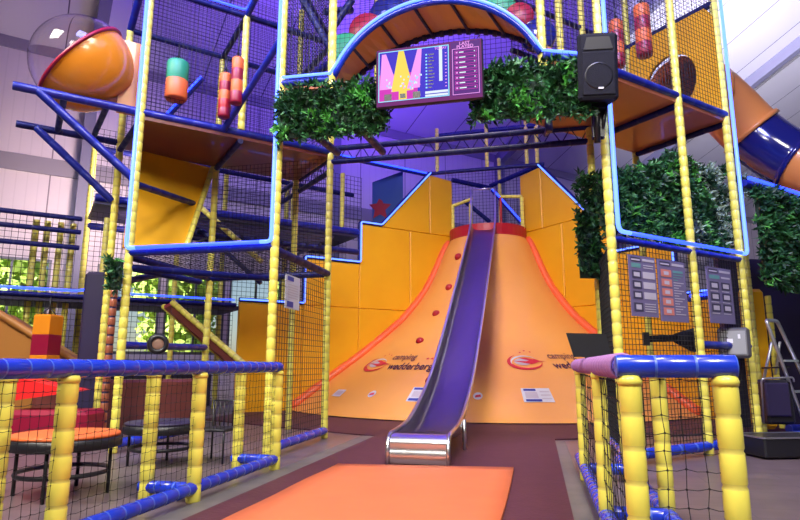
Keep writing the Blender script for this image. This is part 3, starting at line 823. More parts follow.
arctube(OA, .045, 'arch_tube', M['blue']); arctube(IA, .055, 'arch_tube', M['dblue'])
strip(AB, [(Bx+.05, By-.07, zA), (Cx, ya-.07, zA)]+[p+V((0, -.065, .03)) for p in OA[1:-1]]+[(C2x, ya-.03, zA), (.92, 7.36, zA+.02)], .02, m='neonw')
beam(AB, (Bx, By, zA-.06), (Cx, ya, zA-.06), .055, mats=NB); beam(AB, (C2x, ya, zA-.06), (.95, 7.42, zA-.06), .055, mats=NB)
n = len(OA)-1
for i in range(0, n, 4):
    mb = MB(); j = min(i+4, n); o_ = OA[i:j+1]; q_ = IA[i:j+1]
    g = .008
    k = len(mb.v); m_ = len(o_)
    for a, b in zip(o_, q_): mb.v += [tuple(a+V((0, .02, -.01))), tuple(b+V((0, -.02, -.01))), tuple(b+V((0, -.02, .06))), tuple(a+V((0, .02, .06)))]
    for s in range(m_-1):
        for e in range(4): mb.face((k+4*s+e, k+4*s+(e+1) % 4, k+4*(s+1)+(e+1) % 4, k+4*(s+1)+e), 0, False)
    mb.face((k, k+1, k+2, k+3)); e = k+4*(m_-1); mb.face((e+3, e+2, e+1, e))
    mb.v = [tuple(V(p)*1.0) for p in mb.v]; mb.build('arch_pad', M['peach'], AB)
    if i: beam(AB, OA[i]+V((0, .0, -.03)), IA[i]+V((0, 0, -.03)), .022)
mb = MB()
for i in range(1, n, 1):
    d = (IA[min(i+1, n)]-IA[i-1]).normalized(); mb.tube(IA[i]-d*.03, IA[i]+d*.03, .075, 8)
mb.build('tube_clamp', M['dark'], AB)
deckbox(AB, [(Bx, By), (Cx, ya), (Cx, ya+1.2), (Bx, 8.4)], 5.0, name='side_deck'); deckbox(AB, [(C2x, ya), (.95, 7.42), (.95, 8.6), (C2x, ya+1.2)], 5.0, name='side_deck')
netp(AB, (Bx, By+.0, 5.12), (Cx-Bx, ya-By, 0), (0, 0, 3.2), .07); netp(AB, (C2x, ya, 5.1), (.95-C2x, .34, 0), (0, 0, 3.2), .07)
mb = MB(); pitch = .07   # net above the arch
for i in range(int((C2x-Cx)/pitch)):
    x = Cx+.04+i*pitch; zz = min((q.z for q in OA if abs(q.x-x) < .12), default=5.1)+.04; mb.cord((x, ya, zz), (x, ya, 8.3), .0035)
z = 5.2
while z < 8.3:
    xs_ = [q.x for q in OA if q.z > z-.02]
    if xs_ and z < OA[n//2].z: mb.cord((Cx, ya, z), (min(xs_)-.03, ya, z), .0035); mb.cord((max(xs_)+.03, ya, z), (C2x, ya, z), .0035)
    else: mb.cord((Cx, ya, z), (C2x, ya, z), .0035)
    z += pitch
mb.build('netting', M['net'], AB)
netp(AB, (Cx, ya+1.3, 5.3), (C2x-Cx, 0, 0), (0, 0, 3.2), .08)
for (u, v, d, r, m) in ((345, 50, 8.6, .26, 'green'), (366, 30, 8.7, .26, 'crimson'), (388, 14, 8.8, .28, 'tubeblue'), (500, 8, 8.9, .24, 'green'), (519, 17, 8.8, .22, 'crimson'), (538, 36, 8.6, .26, 'tubeblue')):
    c = W(u, v, d); MB().lathe(c, [(.001, .06), (r*.93, .06), (r, .03), (r, -.03), (r*.93, -.06), (.001, -.06)], 20, Matrix.Rotation(PI/2, 3, 'X')).build('coloured_disc', M[m], AB)
for x, y in ((-2.45, 8.9), (.55, 8.7)): post(AB, x, y, 5.1, 8.4, .055)
for a, b in (((352, 0, 9.5), (331, 30, 9.4)), ((303, 0, 9.0), (330, 48, 8.8)), ((325, 12, 9.3), (352, 10, 9.6)), ((306, 80, 8.6), (335, 60, 9.4))):
    beam(AB, W(*a), W(*b), .06)

# truss beams
def truss(name, label, a, b, hgt, r=.05):
    a = V(a); b = V(b); t = thing(name, label, 'truss', a)
    d = V((0, 0, -hgt)); beam(t, a, b, r, 'chord'); beam(t, a+d, b+d, r, 'chord')
    mb = MB(); n = max(4, round((b-a).length/.28)); 
    for i in range(n):
        p = a+(b-a)*(i/n); q = a+(b-a)*((i+1)/n); mid = (p+q)/2
        mb.tube(p, mid+d, .010, 6); mb.tube(mid+d, q, .010, 6)
    mb.build('lattice', M['navysteel'], t); return t
truss('truss_beam', 'dark blue lattice truss spanning between the towers under the television', (Dx, Dy, 4.87), (.95, 9.2, 4.87), .24)
truss('truss_beam', 'dark blue lattice truss running back from the left tower', (Dx, Dy+.1, 4.75), (-5.3, 11.2, 4.75), .24)
brc = thing('truss_brace', 'short blue padded brace above the left end of the truss', 'brace', W(322, 145, 8.6))
beam(brc, W(312, 133, 8.2), W(338, 153, 9.3), .06, mats=DB); beam(brc, W(360, 128, 8.4), W(383, 152, 9.6), .06, mats=DB)
brc = thing('hanger_post', 'short dark purple post under the right hanging hedge', 'post', W(546, 133, 8.2)); post(brc, .28, 7.6, 4.2, 4.75, .05, mats=[M['dark'], M['dark']]); beam(brc, (.28, 7.6, 4.25), (.28, 9.2, 4.8), .04)

# ------------------------------------------------------------------ right tower
RT = thing('play_tower', 'right netted play tower with yellow posts, blue light strips and signboards', 'play tower', (2, 8.6, 0))
Rx, Ry = .95, 7.45; Sx, Sy = 2.13, 8.6; Tx, Ty = 3.0, 9.47
off = 1.62*S2
R2, S3, T3 = (Rx-off, Ry+off), (Sx-off, Sy+off), (Tx-off, Ty+off)
for x, y, z0, z1 in ((Rx, Ry, 0, 8.4), (Sx, Sy, 0, 8.4), (Tx, Ty, 0, 8.4), (*T3, 0, 8.4), (.95, 9.2, 0, 4.85), (*S3, 4.9, 8.4)):
    post(RT, x, y, z0, z1)
zr = 4.98
beam(RT, (Rx, Ry, 2.69), (Tx, Ty, 2.69), .045, mats=NB); beam(RT, (Rx, Ry, zr), (Tx, Ty, zr), .06, mats=NB); beam(RT, (*R2, zr), (*T3, zr), .05)
for a, b in (((Rx, Ry), R2), ((Sx, Sy), S3), ((Tx, Ty), T3)): beam(RT, (*a, zr-.14), (*b, zr-.14), .05)
deckbox(RT, [(Rx, Ry), (Sx, Sy), S3, R2], zr-.02, m='dorange'); deckbox(RT, [(Sx, Sy), (Tx, Ty), T3, S3], zr-.02, m='dorange')
for a, b, z in (((Rx, Ry), (Sx, Sy), .12), ((Sx, Sy), (Tx, Ty), .12)): beam(RT, (*a, z), (*b, z), .065, 'base_rail', BL)
beam(RT, (Sx, Sy, 1.42), (Tx, Ty, 1.42), .055, mats=NB)
beam(RT, (Rx, Ry, .12), (.95, 9.2, .12), .065, 'base_rail', BL); beam(RT, (Tx, Ty, .12), (4.6, 11.0, .12), .065, 'base_rail', BL)
e = V((.05, -.05, 0))
strip(RT, rounded([V((Rx, Ry, 8.4))+e*1.6, V((Rx, Ry, 2.76))+e*1.6, V((Rx+.16, Ry+.16, 2.76))+e*1.6], .16, 6), .027, m='neonw')
strip(RT, [V((Rx+.16, Ry+.16, 2.76))+e*1.6, V((Tx-.12, Ty-.12, 2.76))+e*1.6], .026)
strip(RT, rounded([V((Tx-.12, Ty-.12, 2.76))+e*1.6, V((Tx, Ty, 2.76))+e*1.6, V((Tx, Ty, 8.4))+e*1.6], .12, 6), .027, m='neonw')
netp(RT, (Rx, Ry, .15), (Sx-Rx, Sy-Ry, 0), (0, 0, 2.5), .065, .0045); netp(RT, (Sx, Sy, .15), (Tx-Sx, Ty-Sy, 0), (0, 0, 2.5), .065, .0045)
netp(RT, (Rx, Ry, zr), (Tx-Rx, Ty-Ry, 0), (0, 0, 3.4), .07, .004); netp(RT, (*R2, zr), V((*T3, 0))-V((*R2, 0)), (0, 0, 3.4), .075)
netp(RT, (Tx, Ty, zr), V((*T3, 0))-V((Tx, Ty, 0)), (0, 0, 3.4), .07)
netp(RT, (Rx, Ry, .15), (0, 1.75, 0), (0, 0, 2.5), .065, .0045)
for z in (6.0, 6.9): beam(RT, (*R2, z), (*T3, z), .045)
# orange end panel with round opening
hc = V((2.42, 10.05, 5.83)); U = V((-S2, S2, 0)); mb = MB(); pw = 1.58; N = 32; c0 = V((Tx, Ty, 0)); hx = (hc-c0).dot(U)
def pz(s): return 6.86
hr = .47
def rimp(A):
    dx, dz = math.cos(A), math.sin(A); ts = []
    if dx > 1e-6: ts.append((pw-hx)/dx)
    if dx < -1e-6: ts.append(-hx/dx)
    if dz > 1e-6: ts.append((6.86-hc.z)/dz)
    if dz < -1e-6: ts.append((5.0-hc.z)/dz)
    t = min(ts); return (hx+dx*t, hc.z+dz*t)
for front in (0, 1):
    o3 = V((-.04, -.04, 0))*front
    for i in range(N):
        A0 = 2*PI*i/N; A1 = 2*PI*(i+1)/N; q = []
        for A, o in ((A0, 0), (A1, 0), (A1, 1), (A0, 1)):
            s, z = (hx+hr*math.cos(A), hc.z+hr*1.1*math.sin(A)) if not o else rimp(A)
            q.append(V((c0.x, c0.y, 0))+U*s+V((0, 0, z))+o3)
        mb.quad(*q)
mb.build('opening_panel', M['orange'], RT); beam(RT, (Tx, Ty, 6.9), (*T3, 6.9), .06)

# beam extending right with hedge
rx = thing('side_frame', 'blue-lit netted frame reaching right beyond the right tower', 'frame', (3.6, 10.2, 0))
beam(rx, (3.25, 9.75, 3.95), (5.4, 11.9, 3.95), .06, mats=NB); strip(rx, [(3.3, 9.66, 4.0), (5.45, 11.8, 4.0)], .028)
for (u, v, d) in ((750, 300, 10.2), ): p = W(u, v, d); post(rx, p.x, p.y, 0, 3.4, .055)
p = W(795, 330, 11.5); post(rx, p.x, p.y, 0, 2.2, .06)
q = [W(690, 296, 11.2), W(783, 284, 11.6)]; strip(rx, q, .03); beam(rx, q[0]+V((0, .1, -.05)), q[1]+V((0, .1, -.05)), .06, mats=NB)
beam(rx, (3.9, 10.9, .14), (6.5, 12.5, .14), .07, mats=NB)
mb = MB(); mb.box((5.6, 13.2, 1.6), (4.6, .12, 3.2), PI/4*.5); mb.build('dark_backdrop', M['dark'], rx)

# padded yellow board standing at right
pb = thing('padded_panel', 'upright orange padded panel standing beside the ladder', 'padded panel', W(757, 400, 10.8))
a = W(756, 345, 10.2); MB().rbox((a.x, a.y, 1.28), (.46, .16, 2.4), .06, rz=.4).build('pad', M['orange'], pb)
mb = MB(); mb.foam((a.x+.26, a.y-.02, .1), (a.x+.26, a.y-.02, 2.35), .05); mb.build('edge_pad', YE, pb)

# ------------------------------------------------------------------ hedges
g = 'leafy artificial hedge panels'
hedge('hedge_panel', 'green artificial hedge panel hanging left of the television', (-3.30, 6.98, 4.12), (1.52, 0, 0), (0, 0, .74), (0, -1, 0), 420, 'std')
hedge('hedge_panel', 'green artificial hedge panel hanging between television and loudspeaker', (-.66, 6.98, 4.15), (1.42, .1, 0), (0, 0, .73), (0, -1, 0), 420, 'std')
n_ = V((S2, -S2, 0))
hedge('hedge_panel', 'dark green hedge panel on the right tower between its first two posts', V((Rx+.08, Ry+.08, 2.86))-n_*.27, (1.05, 1.05, 0), (0, 0, 1.22), n_, 380, 'dark', cut=lambda a, b: b < .62+.38*a)
hedge('hedge_panel', 'pale-flecked green hedge panel above the third signboard', V((Sx-.06, Sy-.06, 2.82))-n_*.26, (1.0, 1.0, 0), (0, 0, 1.32), n_, 420, 'pale')
hedge('hedge_panel', 'dark hedge wall at the far right under the tube slide', V((3.4, 9.95, 2.4))+n_*.02, (1.7, 1.7, 0), (0, 0, 1.5), n_, 330, 'dark', .25, .13)
hedge('hedge_panel', 'narrow dark hedge hanging on the post beside the right yellow wall', (.66, 8.95, 2.35), (.34, .1, 0), (0, 0, 1.62), (0, -1, 0), 420, 'dark', cut=lambda a, b: b > .75*(1-a)*.2 and (a > .1 or b < .7))
hedge('hanging_plant', 'silvery grey-green plant spray beside the right tower light strip', W(733, 195, 9.8), (.75, .55, 0), (0, 0, .36), n_, 380, 'grey', .2, .11, cut=lambda a, b: b < 1-.6*a)

# ------------------------------------------------------------------ television
tv = thing('television', 'wide television screen with glowing pink and purple song chart', 'television', (-1.17, 6.75, 4.3))
tx0, tx1, tz0, tz1, ty = -1.87, -.50, 4.35, 5.16, 6.72
Rt = Matrix.Rotation(0, 3, 'X')
mb = MB(); mb.rbox(((tx0+tx1)/2, ty+.03, (tz0+tz1)/2), (tx1-tx0, .07, tz1-tz0), .02); mb.build('casing', M['black'], tv)
def TQ(mb, x0, x1, z0, z1, m, o=0): mb.quad((tx0+x0*(tx1-tx0), ty-.008-o, tz0+z0*(tz1-tz0)), (tx0+x1*(tx1-tx0), ty-.008-o, tz0+z0*(tz1-tz0)), (tx0+x1*(tx1-tx0), ty-.008-o, tz0+z1*(tz1-tz0)), (tx0+x0*(tx1-tx0), ty-.008-o, tz0+z1*(tz1-tz0)), m)
def TP(mb, pts, m, o=0):
    k = len(mb.v); mb.v += [(tx0+x*(tx1-tx0), ty-.008-o, tz0+z*(tz1-tz0)) for x, z in pts]; mb.face(range(k, k+len(pts)), m)
def frame_(mb, x0, x1, z0, z1, w, m, o):
    hw = w*(tz1-tz0)/(tx1-tx0)
    TQ(mb, x0, x1, z0, z0+w, m, o); TQ(mb, x0, x1, z1-w, z1, m, o); TQ(mb, x0, x0+hw, z0, z1, m, o); TQ(mb, x1-hw, x1, z0, z1, m, o)
mb = MB(); SM = [M['sc_edge'], M['sc_bg'], M['sc_mag'], M['sc_dark'], M['sc_pink'], M['sc_cyan'], M['sc_yel'], M['sc_white'], M['black']]
TQ(mb, .012, .988, .02, .98, 0, 0)
TQ(mb, .03, .69, .10, .93, 1, .001); TQ(mb, .71, .975, .08, .96, 3, .001)
TQ(mb, .03, .40, .10, .55, 2, .0015)
TP(mb, [(.06, .9), (.10, .9), (.22, .30), (.04, .30)], 4, .002); TP(mb, [(.22, .93), (.27, .93), (.36, .25), (.15, .25)], 6, .0022); TP(mb, [(.40, .93), (.44, .93), (.42, .28), (.30, .28)], 4, .0024)
for x, w, h, m in ((.12, .07, .18, 8), (.26, .075, .24, 6), (.39, .07, .18, 8)):
    TQ(mb, x-w/2, x+w/2, .11, .11+h*.6, m, .003); TQ(mb, x-w*.35, x+w*.35, .13, .11+h*.4, 8, .0034)
random.seed(4)
for i in range(46):
    x = random.choice((.12, .26, .33, .39))+random.gauss(0, .02); z = random.uniform(.25, .48); TQ(mb, x, x+.012, z, z+.03, random.choice((7, 7, 4, 5)), .0036)
for i in range(11):
    TQ(mb, .475, .49, .80-i*.055, .825-i*.055, 5, .003); TQ(mb, .50, .50+random.uniform(.03, .06), .80-i*.055, .82-i*.055, 8, .003); TQ(mb, .655, .67, .80-i*.055, .815-i*.055, 4, .003)
TQ(mb, .60, .63, .35, .93, 7, .002); TQ(mb, .47, .68, .16, .20, 7, .004); TQ(mb, .47, .68, .11, .145, 7, .004)
frame_(mb, .028, .692, .09, .94, .015, 5, .005); frame_(mb, .722, .965, .09, .85, .010, 4, .005)
for i in range(8):
    z = .76-i*.084; frame_(mb, .745, .945, z-.005, z+.055, .007, 2, .004); TQ(mb, .755, .772, z+.012, z+.04, 4, .005); TQ(mb, .785, .785+random.uniform(.04, .07), z+.015, z+.035, 7, .005); TQ(mb, .92, .93, z+.015, z+.035, 7, .005)
for body, x, z, s in (('LAST', .79, .905, .06), ('PLAYED', .765, .85, .06), ('TODAY', .56, .875, .045)):
    add_text(mb, body, s, lambda px, py: (tx0+x*(tx1-tx0)+px, ty-.016, tz0+z*(tz1-tz0)+py), 4)
mb.build('screen', SM, tv)
mb = MB(); mb.box((-1.0, 6.9, 4.75), (.5, .25, .4)); mb.build('wall_bracket', M['black'], tv)
tv.location = tv.location

# ------------------------------------------------------------------ loudspeaker
def prof_box(mb, c, w, d, h, R):
    pts = [(-w/2+.04, -d/2), (w/2-.04, -d/2), (w/2, -d/2+.04), (w*.36, d/2), (-w*.36, d/2), (-w/2, -d/2+.04)]
    k = len(mb.v)
    for z, s in ((-h/2, .93), (-h/2+.03, 1), (h/2-.03, 1), (h/2, .93)):
        for x, y in pts: mb.v.append(tuple(V(c)+R @ V((x*s, y*s, z))))
    for j in range(3):
        for i in range(6): a = k+j*6+i; b = k+j*6+(i+1) % 6; mb.face((a, b, b+6, a+6))
    mb.face([k+5-i for i in range(6)]); mb.face([k+18+i for i in range(6)])
sc = W(595, 71, 7.15); R = Matrix.Rotation(.12, 3, 'Z') @ Matrix.Rotation(.16, 3, 'X')
sk = thing('loudspeaker', 'large black loudspeaker mounted high at the front corner of the right tower', 'speaker', sc)
mb = MB(); prof_box(mb, sc, .47, .36, .80, R); mb.build('cabinet', M['blackmatte'], sk)
mb = MB(); mb.rbox(sc+R @ V((0, -.185, -.09)), (.38, .02, .52), .03, R); mb.build('grille', M['blackmatte'], sk)
mb = MB(); mb.lathe(sc+R @ V((0, -.185, -.12)), [(.17, .0), (.165, .012), (.15, .016)], 24, R @ Matrix.Rotation(PI/2, 3, 'X')); mb.build('woofer_ring', M['black'], sk)
mb = MB(); mb.prism([sc+R @ V(p) for p in ((-.17, -.19, .20), (.17, -.19, .20), (.13, -.19, .35), (-.13, -.19, .35))], R @ V((0, .015, 0))); mb.build('horn', M['black'], sk)
mb = MB(); mb.box(sc+R @ V((.02, -.2, -.27)), (.06, .008, .02), mat3=R); mb.build('badge', M['white'], sk)
mb = MB(); mb.tube(sc+V((0, .1, -.4)), sc+V((.0, .2, -.85)), .04, 8); mb.tube(sc+V((.12, .12, -.38)), sc+V((.05, .22, -.8)), .025, 8); mb.box(sc+V((.02, .1, -.42)), (.16, .14, .08)); mb.box(sc+V((.02, .22, -.6)), (.14, .1, .36)); mb.build('mounting_bracket', M['black'], sk)

# ------------------------------------------------------------------ hanging bags
def bag(c, r, h, cols, label, strap=.35, sq=False):
    c = V(c); t = thing('punching_bag', label, 'punching bag', c-V((0, 0, h/2)), group=None); n = len(cols)
    prof = [(.001, -h/2), (r*.9, -h/2), (r, -h/2+.03)]; ms = [0, 0]
    for i in range(n):
        z = -h/2+h*(i+1)/n
        if i < n-1: prof += [(r, z-.006), (r*.98, z), (r, z+.006)]; ms += [i, i, i+1]
        else: prof += [(r, z-.03), (r*.9, z), (.001, z)]; ms += [i, i, i]
    uq = [M[x] for x in cols]
    MB().lathe(c, prof, 4 if sq else 18, Matrix.Rotation(PI/4+.1, 3, 'Z') if sq else None, ms, smooth=not sq).build('bag_body', uq, t)
    mb = MB(); top = c+V((0, 0, h/2))
    if strap > .12:
        mb.tube(top, top+V((0, 0, strap)), .012, 6)
        for a in range(3): mb.tube(top+V((math.cos(a*2.1)*r*.6, math.sin(a*2.1)*r*.6, 0)), top+V((0, 0, .12)), .009, 6)
    else: mb.tube(top, top+V((0, 0, strap)), .02, 6)
    mb.build('strap', M['black'], t)
bag(W(177, 81, 9.0), .165, .62, ['orangefoam', 'green'], 'fat round bag, orange below and green above, hanging in the left tower', .3)
bag(W(225, 96, 9.1), .095, .72, ['crimson', 'red', 'orangefoam', 'crimson', 'orangefoam'], 'lower of two slim red and orange bags hanging in the left tower', .3)
bag(W(237, 81, 8.9), .09, .74, ['crimson', 'orangefoam', 'crimson', 'orangefoam'], 'higher of two slim red and orange bags hanging in the left tower', .5)
bag(W(617, 44, 8.8), .10, .74, ['crimson', 'orangefoam', 'crimson', 'orangefoam'], 'slim red and orange bag hanging just right of the loudspeaker', .4)
bag(W(643, 31, 8.8), .115, .82, ['crimson', 'orangefoam', 'crimson', 'orangefoam'], 'slim red and orange bag hanging in front of the round opening', .5)
bag(W(46, 345, 9.7), .215, 1.0, ['bowl', 'crimson', 'bowl'], 'big square orange bag with a red band hanging above the left fence', .3, sq=True)

# ------------------------------------------------------------------ bubble dome
bc = V((-6.55, 6.95, 5.48)); bd = thing('bubble_window', 'clear bubble dome with orange bowl bulging from the left tower', 'bubble window', bc-V((0, 0, .6)))
bc = W(83, 65, 8.6); ry = (bc-V((0, 0, CAM_H))).normalized(); axis = W(52, 34, 8.6)-bc; axis = (axis-ry*axis.dot(ry)).normalized(); axis = (axis+ry*.32).normalized(); Rb = axis.to_track_quat('Z', 'Y').to_matrix(); br = .70
prof = [(br*math.sin(t), br*math.cos(t)) for t in [i*PI/1.95/16 for i in range(17)]]
mb = MB(); mb.lathe(bc, prof[::-1], 36, Rb); mb.lathe(bc, [(a*.985, b*.985) for a, b in prof], 36, Rb); mb.build('clear_dome', M['bubble'], bd)
prof = [(br*1.0, .04)]+[(br*1.0*math.cos(t), -br*.95*math.sin(t)) for t in [i*PI/2*.72/10 for i in range(11)]]+[(br*.2, -br*.88), (.001, -br*.88)]
MB().lathe(bc, prof, 36, Rb).build('bowl', M['bowl'], bd)
MB().lathe(bc, [(br*1.0, .05), (br*1.05, .05), (br*1.05, .01), (br*1.0, .01)], 36, Rb).build('rim', M['crimson'], bd)
p = W(134, 78, 8.9); mb = MB(); mb.prism([p+V((-.14, -.14, -.58)), p+V((.12, .12, -.58)), p+V((.12, .12, .58)), p+V((-.14, -.14, .58))], V((-.05, .05, 0))); mb.build('mounting_plate', M['peach'], bd)

# ------------------------------------------------------------------ tube slide
ts = thing('tube_slide', 'giant enclosed tube slide in orange and blue curling down at the far right', 'slide', (3.6, 11, 4))
K = [V((2.42, 10.05, 5.80)), V((2.75, 10.4, 5.82)), W(706, 90, 11.2), W(728, 109, 11.2), W(751, 132, 11.1), W(770, 147, 10.9), W(792, 160, 10.7), W(818, 170, 10.4), W(850, 180, 10.1)]
def crv(P, n):
    out = []
    for i in range(len(P)-1):
        p0 = P[max(i-1, 0)]; p1 = P[i]; p2 = P[i+1]; p3 = P[min(i+2, len(P)-1)]
        for k in range(n):
            t = k/n; out.append(.5*(2*p1+(p2-p0)*t+(2*p0-5*p1+4*p2-p3)*t*t+(3*p1-p0-3*p2+p3)*t**3))
    out.append(P[-1]); return out
C = crv(K, 6)
def tsec(i0, i1, m, rr=.52):
    pts = C[i0:i1+1]; r = [rr]*len(pts)
    MB().path(pts, r, 28, cap=False).build('tube_section', M[m], ts)
    d = (pts[-1]-pts[-2]).normalized(); mb = MB(); mb.path([pts[-1]-d*.04, pts[-1]-d*.039, pts[-1]+d*.039, pts[-1]+d*.04], [rr, rr+.05, rr+.05, rr], 28, cap=False); mb.build('flange', M[m], ts)
tsec(0, 10, 'peach'); tsec(10, 24, 'peach'); tsec(24, 37, 'tubeblue'); tsec(37, 48, 'peach')

# ------------------------------------------------------------------ fences
def fence(label, x, ys, ytop0, far, net=True, rz=1.13, pr=.062, rr=.06):
    t = thing('fence', label, 'fence', (x, ys[-1], 0))
    for y in ys:
        MB().foam((x, y, 0), (x, y, rz-.07), pr, .15, 14, .88, .08).build('post', YE, t)
        MB().lathe((x, y, rz-.09), [(pr+.003, 0), (pr+.007, .02), (pr-.002, .045), (.03, .05)], 14, cap=True).build('post_cap', M['yellow'], t)
    MB().foam((x, ytop0, rz), (x, far+.03, rz), rr, .16, 14, .95, .035).build('top_rail', BL, t)
    if x > -3: MB().foam((x, ytop0, .12), (x, far, .12), .055, .16, 12, .93, .05).build('bottom_rail', BL, t)
    for y0, y1 in zip([ytop0]+list(ys), ys):
        if net and y1-y0 > .3: MB().net((x, y0+.06, .16), (0, y1-y0-.12, 0), (0, 0, .90), .10 if x > 0 else .068, .0024 if x > 0 else .0018, .005, True).build('netting', M['net'], t)
    return t
F1 = fence('left fence row beside the maroon matting, yellow posts under a blue rail', -2.9, (1.65, 3.22, 4.73, 6.34), .8, 6.34)
F2 = fence('outer left fence row just behind the first one, nearest the black tables', -3.36, (1.6, 3.2, 4.73, 6.34), .8, 6.34, False)
F3 = fence('right fence row along the maroon matting, its rail wound with cable', .43, (3.05, 4.53, 6.5), 3.05, 7.3, True, 1.145, .052, .053)
F4 = fence('outer right fence row ending in the thickest yellow post at lower right',   .848, (3.05, 4.65, 6.5), 3.05, 7.2, False, 1.145, .055, .053)
MB().foam((-2.9, 4.73, .11), (-3.42, 4.73, .11), .055, .16, 12, .93, .05).build('cross_rail', BL, F1)
MB().foam((-2.9, 6.34, .11), (-3.42, 6.34, .11), .055, .16, 12, .93, .05).build('cross_rail', BL, F1)
MB().foam((.37, 3.05, 1.145), (.90, 3.05, 1.145), .055, .16, 14, .95, .035).build('cross_rail', BL, F3)
for y in (4.6, 6.5): MB().foam((.43, y, .12), (.87, y, .12), .055, .16, 12, .93, .05).build('cross_rail', BL, F3)
MB().net((.48, 3.05, .1), (.34, 0, 0), (0, 0, .98), .085, .0022, .006, True).build('netting', M['net'], F3)
# cable wound on right rail
mb = MB(); pts = []
for i in range(900): a = i/10*2*PI/1.6; y = 3.25+i/900*3.5; pts.append((.43+.062*math.cos(a), y, 1.145+.062*math.sin(a)))
mb.path(pts, .009, 5); tag(mb.build('wound_cable', M['purplecable']), 'purple-pink cable wound round the inner right fence rail', 'cable')

# monitor on the fence rail
mo = thing('monitor', 'black screen propped on the right fence rail seen from the front', 'monitor', (.46, 4.6, 1.2))
q = [W(574, 357, 4.9), W(612, 357, 4.9), W(606, 334, 4.95), W(566, 333, 4.95)]
MB().prism(q, V((.0, .03, .0))).build('screen', M['black'], mo)
mb = MB(); c = (q[0]+q[1])/2; mb.box(c+V((0, .03, -.01)), (.12, .1, .02)); mb.build('stand', M['black'], mo)

# ------------------------------------------------------------------ signboards
def signboard(label, u0, u1, z0, z1, style):
    t = thing('signboard', label, 'sign', V((Rx+u0, Ry+u0, z0)))
    o = n_*.07; a = V((Rx+u0, Ry+u0, 0))+o; b = V((Rx+u1, Ry+u1, 0))+o
    MB().prism([a+V((0, 0, z0)), b+V((0, 0, z0)), b+V((0, 0, z1)), a+V((0, 0, z1))], -n_*.015).build('board', M['board'], t)
    def Q(mb, x0, x1, y0, y1, m, e=.004):
        P = lambda x, y: a+(b-a)*x+V((0, 0, z0+(z1-z0)*y))+n_*e
        mb.quad(P(x0, y0), P(x1, y0), P(x1, y1), P(x0, y1), m)
    mb = MB(); Q(mb, .06, .44, .90, .97, 1); Q(mb, .5, .95, .915, .955, 0); Q(mb, .08, .4, .915, .94, 0, .006)
    if style == 0:
        Q(mb, .08, .42, .80, .87, 3)
        for k in range(2): Q(mb, .52, .9, .84-k*.04, .855-k*.04, 0)
        for k in range(3): y = .62-k*.17; Q(mb, .08, .42, y, y+.13, 1); Q(mb, .14, .36, y+.03, y+.1, 0, .006); Q(mb, .48, .94, y+.01, y+.12, 0)
        Q(mb, .08, .42, .08, .22, 1); Q(mb, .15, .35, .11, .19, 0, .006)
        for k in range(4): Q(mb, .48, .9, .2-k*.04, .215-k*.04, 0)
    elif style == 1:
        for k in range(5): y = .72-k*.155; Q(mb, .08, .46, y, y+.12, 2); Q(mb, .18, .36, y+.03, y+.09, 0, .006)
        Q(mb, .52, .9, .80, .84, 3)
        for k in range(16): Q(mb, .52, .90-.1*(k % 3), .76-k*.043, .775-k*.043, 3 if k < 3 else 0)
    else:
        Q(mb, .08, .5, .79, .86, 3); Q(mb, .56, .92, .81, .84, 0)
        for k in range(3):
            for x in (.08, .54): y = .60-k*.2; Q(mb, x, x+.36, y, y+.14, 1); Q(mb, x+.06, x+.3, y+.03, y+.11, 0, .006); Q(mb, x, x+.3, y-.035, y-.02, 0)
    mb.build('printed_panel', [M['boardcell'], M['boarddark'], M['boardorange'], M['boardteal']], t)
signboard('left signboard on the right tower with white boxes in its rows', .15, .52, 1.74, 2.50, 0)
signboard('middle signboard on the right tower with a column of orange pictures', .56, .97, 1.70, 2.50, 1)
signboard('third signboard on the right tower, right of the middle post', 1.33, 1.76, 1.72, 2.50, 2)
nb = thing('notice_card', 'small white notice card with blue bars on the left tower net', 'sign', (-3.37, 7.5, 2))
p, q = W(279, 289, 7.9), W(295, 317, 8.0)
mb = MB(); yy = p.y; mb.prism([(-3.34, 7.45, 1.93), (-3.34, 7.95, 1.93), (-3.34, 7.95, 2.40), (-3.34, 7.45, 2.40)], (-.01, 0, 0)); mb.build('card', M['paper'], nb)
mb = MB()
for z0, z1, y0, y1 in ((2.32, 2.38, 7.5, 7.72), (1.95, 2.03, 7.5, 7.72)): mb.quad((-3.335, y0, z0), (-3.335, y1, z0), (-3.335, y1, z1), (-3.335, y0, z1), 0)
for k in range(6): mb.quad((-3.335, 7.52, 2.08+k*.036), (-3.335, 7.88, 2.08+k*.036), (-3.335, 7.88, 2.09+k*.036), (-3.335, 7.52, 2.09+k*.036), 1)
mb.build('print', [M['printblue'], M['boardcell']], nb)

# ------------------------------------------------------------------ floodlight etc
fl_ = thing('floodlight', 'square grey floodlight clamped to the rail of the right tower', 'floodlight', V((2.5, 8.75, 1.45)))
c = W(734, 343, 8.2); R = Matrix.Rotation(-.45, 3, 'Z') @ Matrix.Rotation(-.1, 3, 'X')
MB().rbox(c, (.40, .12, .42), .03, R).build('housing', M['grey'], fl_)
mb = MB(); mb.box(c+R @ V((0, -.062, 0)), (.31, .01, .32), mat3=R); mb.build('lens', M['lampface'], fl_)
MB().box(c+R @ V((-.04, -.07, .02)), (.08, .008, .06), mat3=R).build('led_chip', M['white'], fl_)
MB().box(c+R @ V((.08, -.07, .08)), (.03, .008, .06), mat3=R).build('led_chip', M['white'], fl_)
mb = MB(); mb.tube(c+V((0, .06, 0)), c+V((-.2, .35, -.02)), .025, 8); mb.build('bracket', M['black'], fl_)
sa = thing('spotlight', 'black cone-shaped spotlight on an arm beside the middle yellow post', 'spotlight', W(690, 340, 8.3))
a, b, c = W(646, 339, 8.0), W(676, 338, 8.2), W(694, 340, 8.3)
